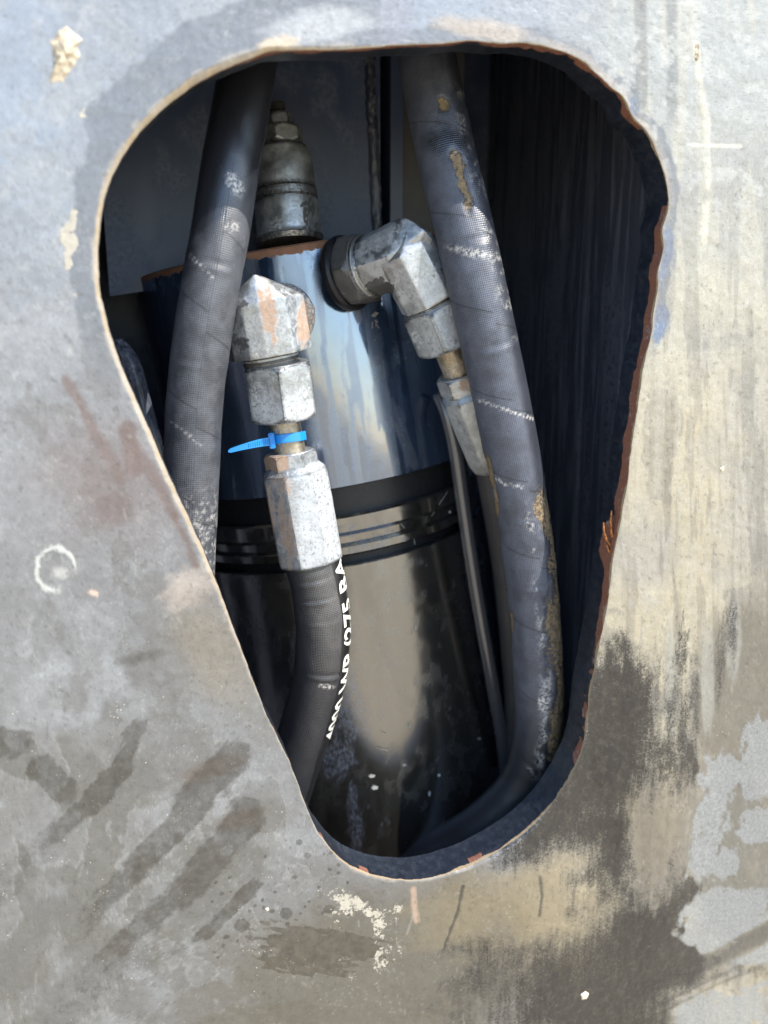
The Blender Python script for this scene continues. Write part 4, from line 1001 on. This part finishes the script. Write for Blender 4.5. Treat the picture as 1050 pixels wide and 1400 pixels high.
# ------------------------------------------------------------------ the two big sleeved hoses
lh = thing('sleeved_hose', P(260, 790, .06), 'thick straight black sleeved hose on the left, shiny above and dusty grey below', 'hose')
LP = spline([_q for _q in [P(352, -60, .135), P(343, 60, .118), P(332, 130, .104), P(315, 225, .086), P(299, 330, .073), P(281, 430, .066), P(267, 540, .066), P(262, 640, .066), P(258, 740, .067), P(256, 850, .070), P(262, 980, .076)]], .002)
def lw(x, y, co):
    # glossy upper stretch painted dark down to the rim's slanted shadow edge, dust below
    bd_ = y - (262 + (330 - x) * 1.25) + (fbm(x / 14, y / 14, None, 3) - .5) * 50
    wet = ss(30, -30, bd_)
    g = (1 - wet) * .95 * (1 - .45 * ss(.5, .7, fbm(x / 20, y / 30, None, 4))) + .06
    b = blob(x, y, 322, 252, 8, 16, -30, .5, 5, .6) * .9 + blob(x, y, 318, 310, 9, 6, 0, .8, 5, .6) * .5 + ss(650, 720, y) * .5 * ss(.45, .6, fbm(x / 5, y / 5, None, 6))
    d_, _ = segdist(x, y, [(259, 348), (294, 383)]); b = b + ss(2, .5, d_) * .5
    d_, _ = segdist(x, y, [(232, 575), (275, 608)]); b = b + ss(2, .5, d_) * .4
    return dict(g=g, a=wet, b=b)
m_ = tube('hose_sleeve', LP, .0204, 96, hr(4, .0007, ((.235, .2, .0012, .002), (.30, .5, .0005, .0015), (.44, .4, .0005, .001)))); paint(m_, lw); obj('hose_sleeve', m_, M_hose, lh)
# small flattened seam along the sleeve's left edge
rh = thing('sleeved_hose', P(725, 1040, .06), 'thick sleeved hose on the right, grey with golden mud along its outer side', 'hose')
RP = spline([P(575, -40, .135), P(580, 50, .116), P(593, 130, .102), P(612, 220, .086), P(636, 320, .072), P(658, 420, .064), P(680, 520, .063), P(700, 620, .063), P(718, 720, .064), P(730, 820, .065), P(737, 920, .066), P(737, 1000, .070), P(722, 1060, .077), P(686, 1108, .085), P(630, 1150, .10), P(560, 1185, .12)], .002)
def rw(x, y, co):
    # centre line of the hose in the picture: mud lies on its right flank
    cx_ = np.interp(y, [50, 130, 220, 320, 420, 520, 620, 720, 820, 920, 1000, 1060], [580, 593, 612, 636, 658, 680, 700, 718, 730, 737, 737, 722])
    u_ = (x - cx_) / 38
    n = fbm(x / 10, y / 16, None, 31); n2 = fbm(x / 20, y / 50, None, 32)
    mud = ss(.15, .75, u_ + (n2 - .5) * .9) * ss(600, 700, y) * .62
    mud = np.maximum(mud, ss(.28, .10, np.abs(u_ - .35 + .0 * y + (n - .5) * .5)) * ss(190, 215, y) * ss(330, 260, y) * .75)
    mud = np.maximum(mud, blob(x, y, 607, 142, 9, 14, 0, .8, 4, .6) * .8); mud = np.maximum(mud, ss(-.72, -.9, u_) * ss(600, 640, y) * ss(.5, .6, n2) * .8)
    b = ss(.45, .65, n) * ss(-.1, .3, u_) * ss(.6, .3, u_) * ss(660, 740, y) * .8 + blob(x, y, 645, 345, 34, 5, 12, .8, 3, .4) * .7  # pale run right of centre: sunlit strip painted in
    b = b + blob(x, y, 742, 962, 7, 9, 0, .5, 6) + ss(.5, .65, n) * ss(.5, .8, u_) * ss(500, 430, y) * .3
    for pts in ([(652, 546), (690, 560), (728, 572)], [(672, 650), (690, 662), (716, 666)], [(722, 1050), (740, 1068)]):
        d_, _ = segdist(x, y, pts); b = b + ss(2.2, .6, d_) * .9
    oil = blob(x, y, 612, 195, 30, 18, 0, .7, 6, .4)
    g = .95 * (1 - oil) * (1 - .75 * ss(.55, .85, u_)) * ss(1050, 930, y) + .08
    a_ = np.maximum(oil * .8, .5 * ss(.45, .7, u_) * ss(700, 500, y))
    lo_ = ss(1075, 1035, y); return dict(r=mud * lo_, g=g * lo_, b=b * lo_, a=a_)
m_ = tube('hose_sleeve', RP, .0222, 96, hr(6, .0008, ((.215, .1, .0010, .002), (.29, .1, .0010, .002), (.43, .2, .0006, .0012), (.49, .2, .0007, .0012), (.66, .1, .0008, .0015)))); paint(m_, rw)
# rough crust of mud on the lower right flank is real relief
co = coords(m_); xx, yy2 = to_px(co); o = rw(xx, yy2, co)['r']
nrm_ = np.empty(len(m_.vertices) * 3, dtype=np.float32); m_.vertices.foreach_get('normal', nrm_); nrm_ = nrm_.reshape(-1, 3)
co += nrm_ * (ss(.3, .6, o) * (fbm(co[:, 0] * 260, co[:, 1] * 260, co[:, 2] * 260, 2, 4)) * .0028)[:, None]
m_.vertices.foreach_set('co', co.astype(np.float32).ravel()); m_.update(); obj('hose_sleeve', m_, M_hose2, rh)

# ------------------------------------------------------------------ thin pipe beside the barrel
tp = thing('steel_pipe', P(690, 1150, .16), 'thin shiny black steel pipe running down beside the cylinder barrel', 'pipe')
m_ = tube('pipe', spline([P(600, 540, .155), P(611, 565, .145), P(622, 610, .140), P(632, 680, .138), P(645, 770, .136), P(660, 860, .136), P(676, 950, .138), P(690, 1040, .142), P(700, 1200, .15)], .003), .0065, 40)
paint(m_); obj('pipe', m_, M_tube, tp)
# glossy black bracket edge, far left
br = thing('inner_bracket', P(195, 640, .12), 'worn black round bar deep behind the left rim of the opening', 'bracket')
m_ = tube('bracket_bar', spline([P(160, 470, .16), P(180, 500, .15), P(197, 560, .145), P(212, 610, .14), P(235, 680, .14), P(262, 760, .14)], .002), .007, 40, hr(2, .0012))
paint(m_, lambda x, y, co: dict(g=.9 * ss(540, 500, y) * ss(.4, .6, fbm(x / 5, y / 5)), b=.5 * ss(560, 600, y) * ss(.5, .6, fbm(x / 4, y / 9)))); obj('bracket_bar', m_, M_wall, br)

# ------------------------------------------------------------------ loose bits stuck on the plate
def clump(name, outline, h, mat, label, cat, seed, n=26):
    """a thin lump on the plate face with an irregular outline given in picture rows"""
    o = np.array([P(a, b, 0)[:] for a, b in outline]); c = o.mean(0); v = []; f = []; K_ = 9; m = len(outline) * 6
    per = np.vstack([o, o[:1]]); t = np.linspace(0, len(outline), m, endpoint=False)
    ring = np.stack([np.interp(t, np.arange(len(outline) + 1), per[:, k]) for k in range(3)], 1)
    for i in range(K_ + 1):
        q = 1 - i / K_; p = c + (ring - c) * q; a = fbm(p[:, 0] * 300, p[:, 2] * 300, None, seed, 4)
        p = p.copy(); p[:, 1] = .0010 - h * (1 - q ** 2.5) * (.35 + 1.2 * a) ; p[:, 0] += (fbm(p[:, 2] * 400, p[:, 0] * 400, None, seed + 3) - .5) * .002 * q
        v += p.tolist()
    for i in range(K_):
        for j in range(m): f.append((i * m + j, (i + 1) * m + j, (i + 1) * m + (j + 1) % m, i * m + (j + 1) % m))
    me = mesh(name, v, f); 
    if me.polygons[m * 3].normal.y > 0: me.flip_normals()
    ob = obj(name, me, mat); return tag(ob, label, cat)
clump('mud_splat', [(78, 40), (92, 32), (103, 44), (116, 52), (108, 62), (112, 78), (98, 98), (88, 115), (66, 122), (64, 110), (74, 92), (68, 72), (66, 55)], .0045, M_mud, 'crusty tan mud splat on the plate near its upper left corner', 'mud splat', 3)
clump('mud_splat', [(948, 56), (956, 54), (958, 70), (957, 88), (949, 92), (946, 76)], .003, M_mud, 'small upright tan mud splat on the plate near its upper right corner', 'mud splat', 5)
clump('stone_chip', [(792, 1358), (800, 1353), (807, 1358), (803, 1366), (794, 1369)], .0022, M_chip, 'cream stone chip on the shiny black paint at the bottom right', 'stone chip', 7)
clump('stone_chip', [(362, 1242), (367, 1240), (369, 1245), (364, 1248)], .0012, M_chip, 'tiny yellow stone chip among the oil drops below the opening', 'stone chip', 8)
clump('stone_chip', [(106, 1086), (116, 1084), (118, 1089), (108, 1091)], .0012, M_chip, 'small pinkish chip on the dark smear at the lower left', 'stone chip', 9)
clump('stone_chip', [(2, 1087), (16, 1083), (28, 1083), (26, 1088), (6, 1091)], .0012, M_chip, 'flat pale chip at the left edge beside the dark smears', 'stone chip', 10)
clump('stone_chip', [(164, 1262), (176, 1262), (178, 1268), (168, 1269)], .0012, M_chip, 'whitish chip between the long dark smears', 'stone chip', 11)
clump('stone_chip', [(0, 1318), (12, 1322), (16, 1328), (4, 1326)], .0012, M_chip, 'whitish chip near the lower left corner of the plate', 'stone chip', 12)
clump('stone_chip', [(984, 640), (990, 636), (991, 644), (986, 647)], .0015, M_chip, 'white chip on the tan streaked right side of the plate', 'stone chip', 13)
# curled rust scale on the right cut edge
fk = thing('rust_scale', P(845, 740, .01), 'curled orange rust scale peeling off the right cut edge', 'rust flake')
for pts, w_ in (([(846, 752), (838, 735), (835, 716), (836, 698)], .0022), ([(844, 760), (832, 742), (826, 728), (825, 714)], .0028), ([(846, 742), (850, 722), (856, 700)], .0020), ([(842, 765), (834, 756), (829, 744)], .0028)):
    sp = spline([P(a, b, .012 - .0006 * i - .004 * math.sin(i)) for i, (a, b) in enumerate(pts)], .0012); v = []; f = []
    for i, p in enumerate(sp):
        q = i / (len(sp) - 1); ww = w_ * (1 - q * .85)
        v += [p + Vector((-ww, .0004, 0)), p + Vector((0, -.0014, 0)), p + Vector((ww, .0004, 0)), p + Vector((0, .0010, 0))]
    for i in range(len(sp) - 1):
        for j in range(4): f.append((i * 4 + j, i * 4 + (j + 1) % 4, (i + 1) * 4 + (j + 1) % 4, (i + 1) * 4 + j))
    obj('flake', mesh('flake', v, f), M_rustflake, fk)
print('tris', sum(len(o.data.polygons) * 2 for o in scene.objects if o.type == 'MESH'))
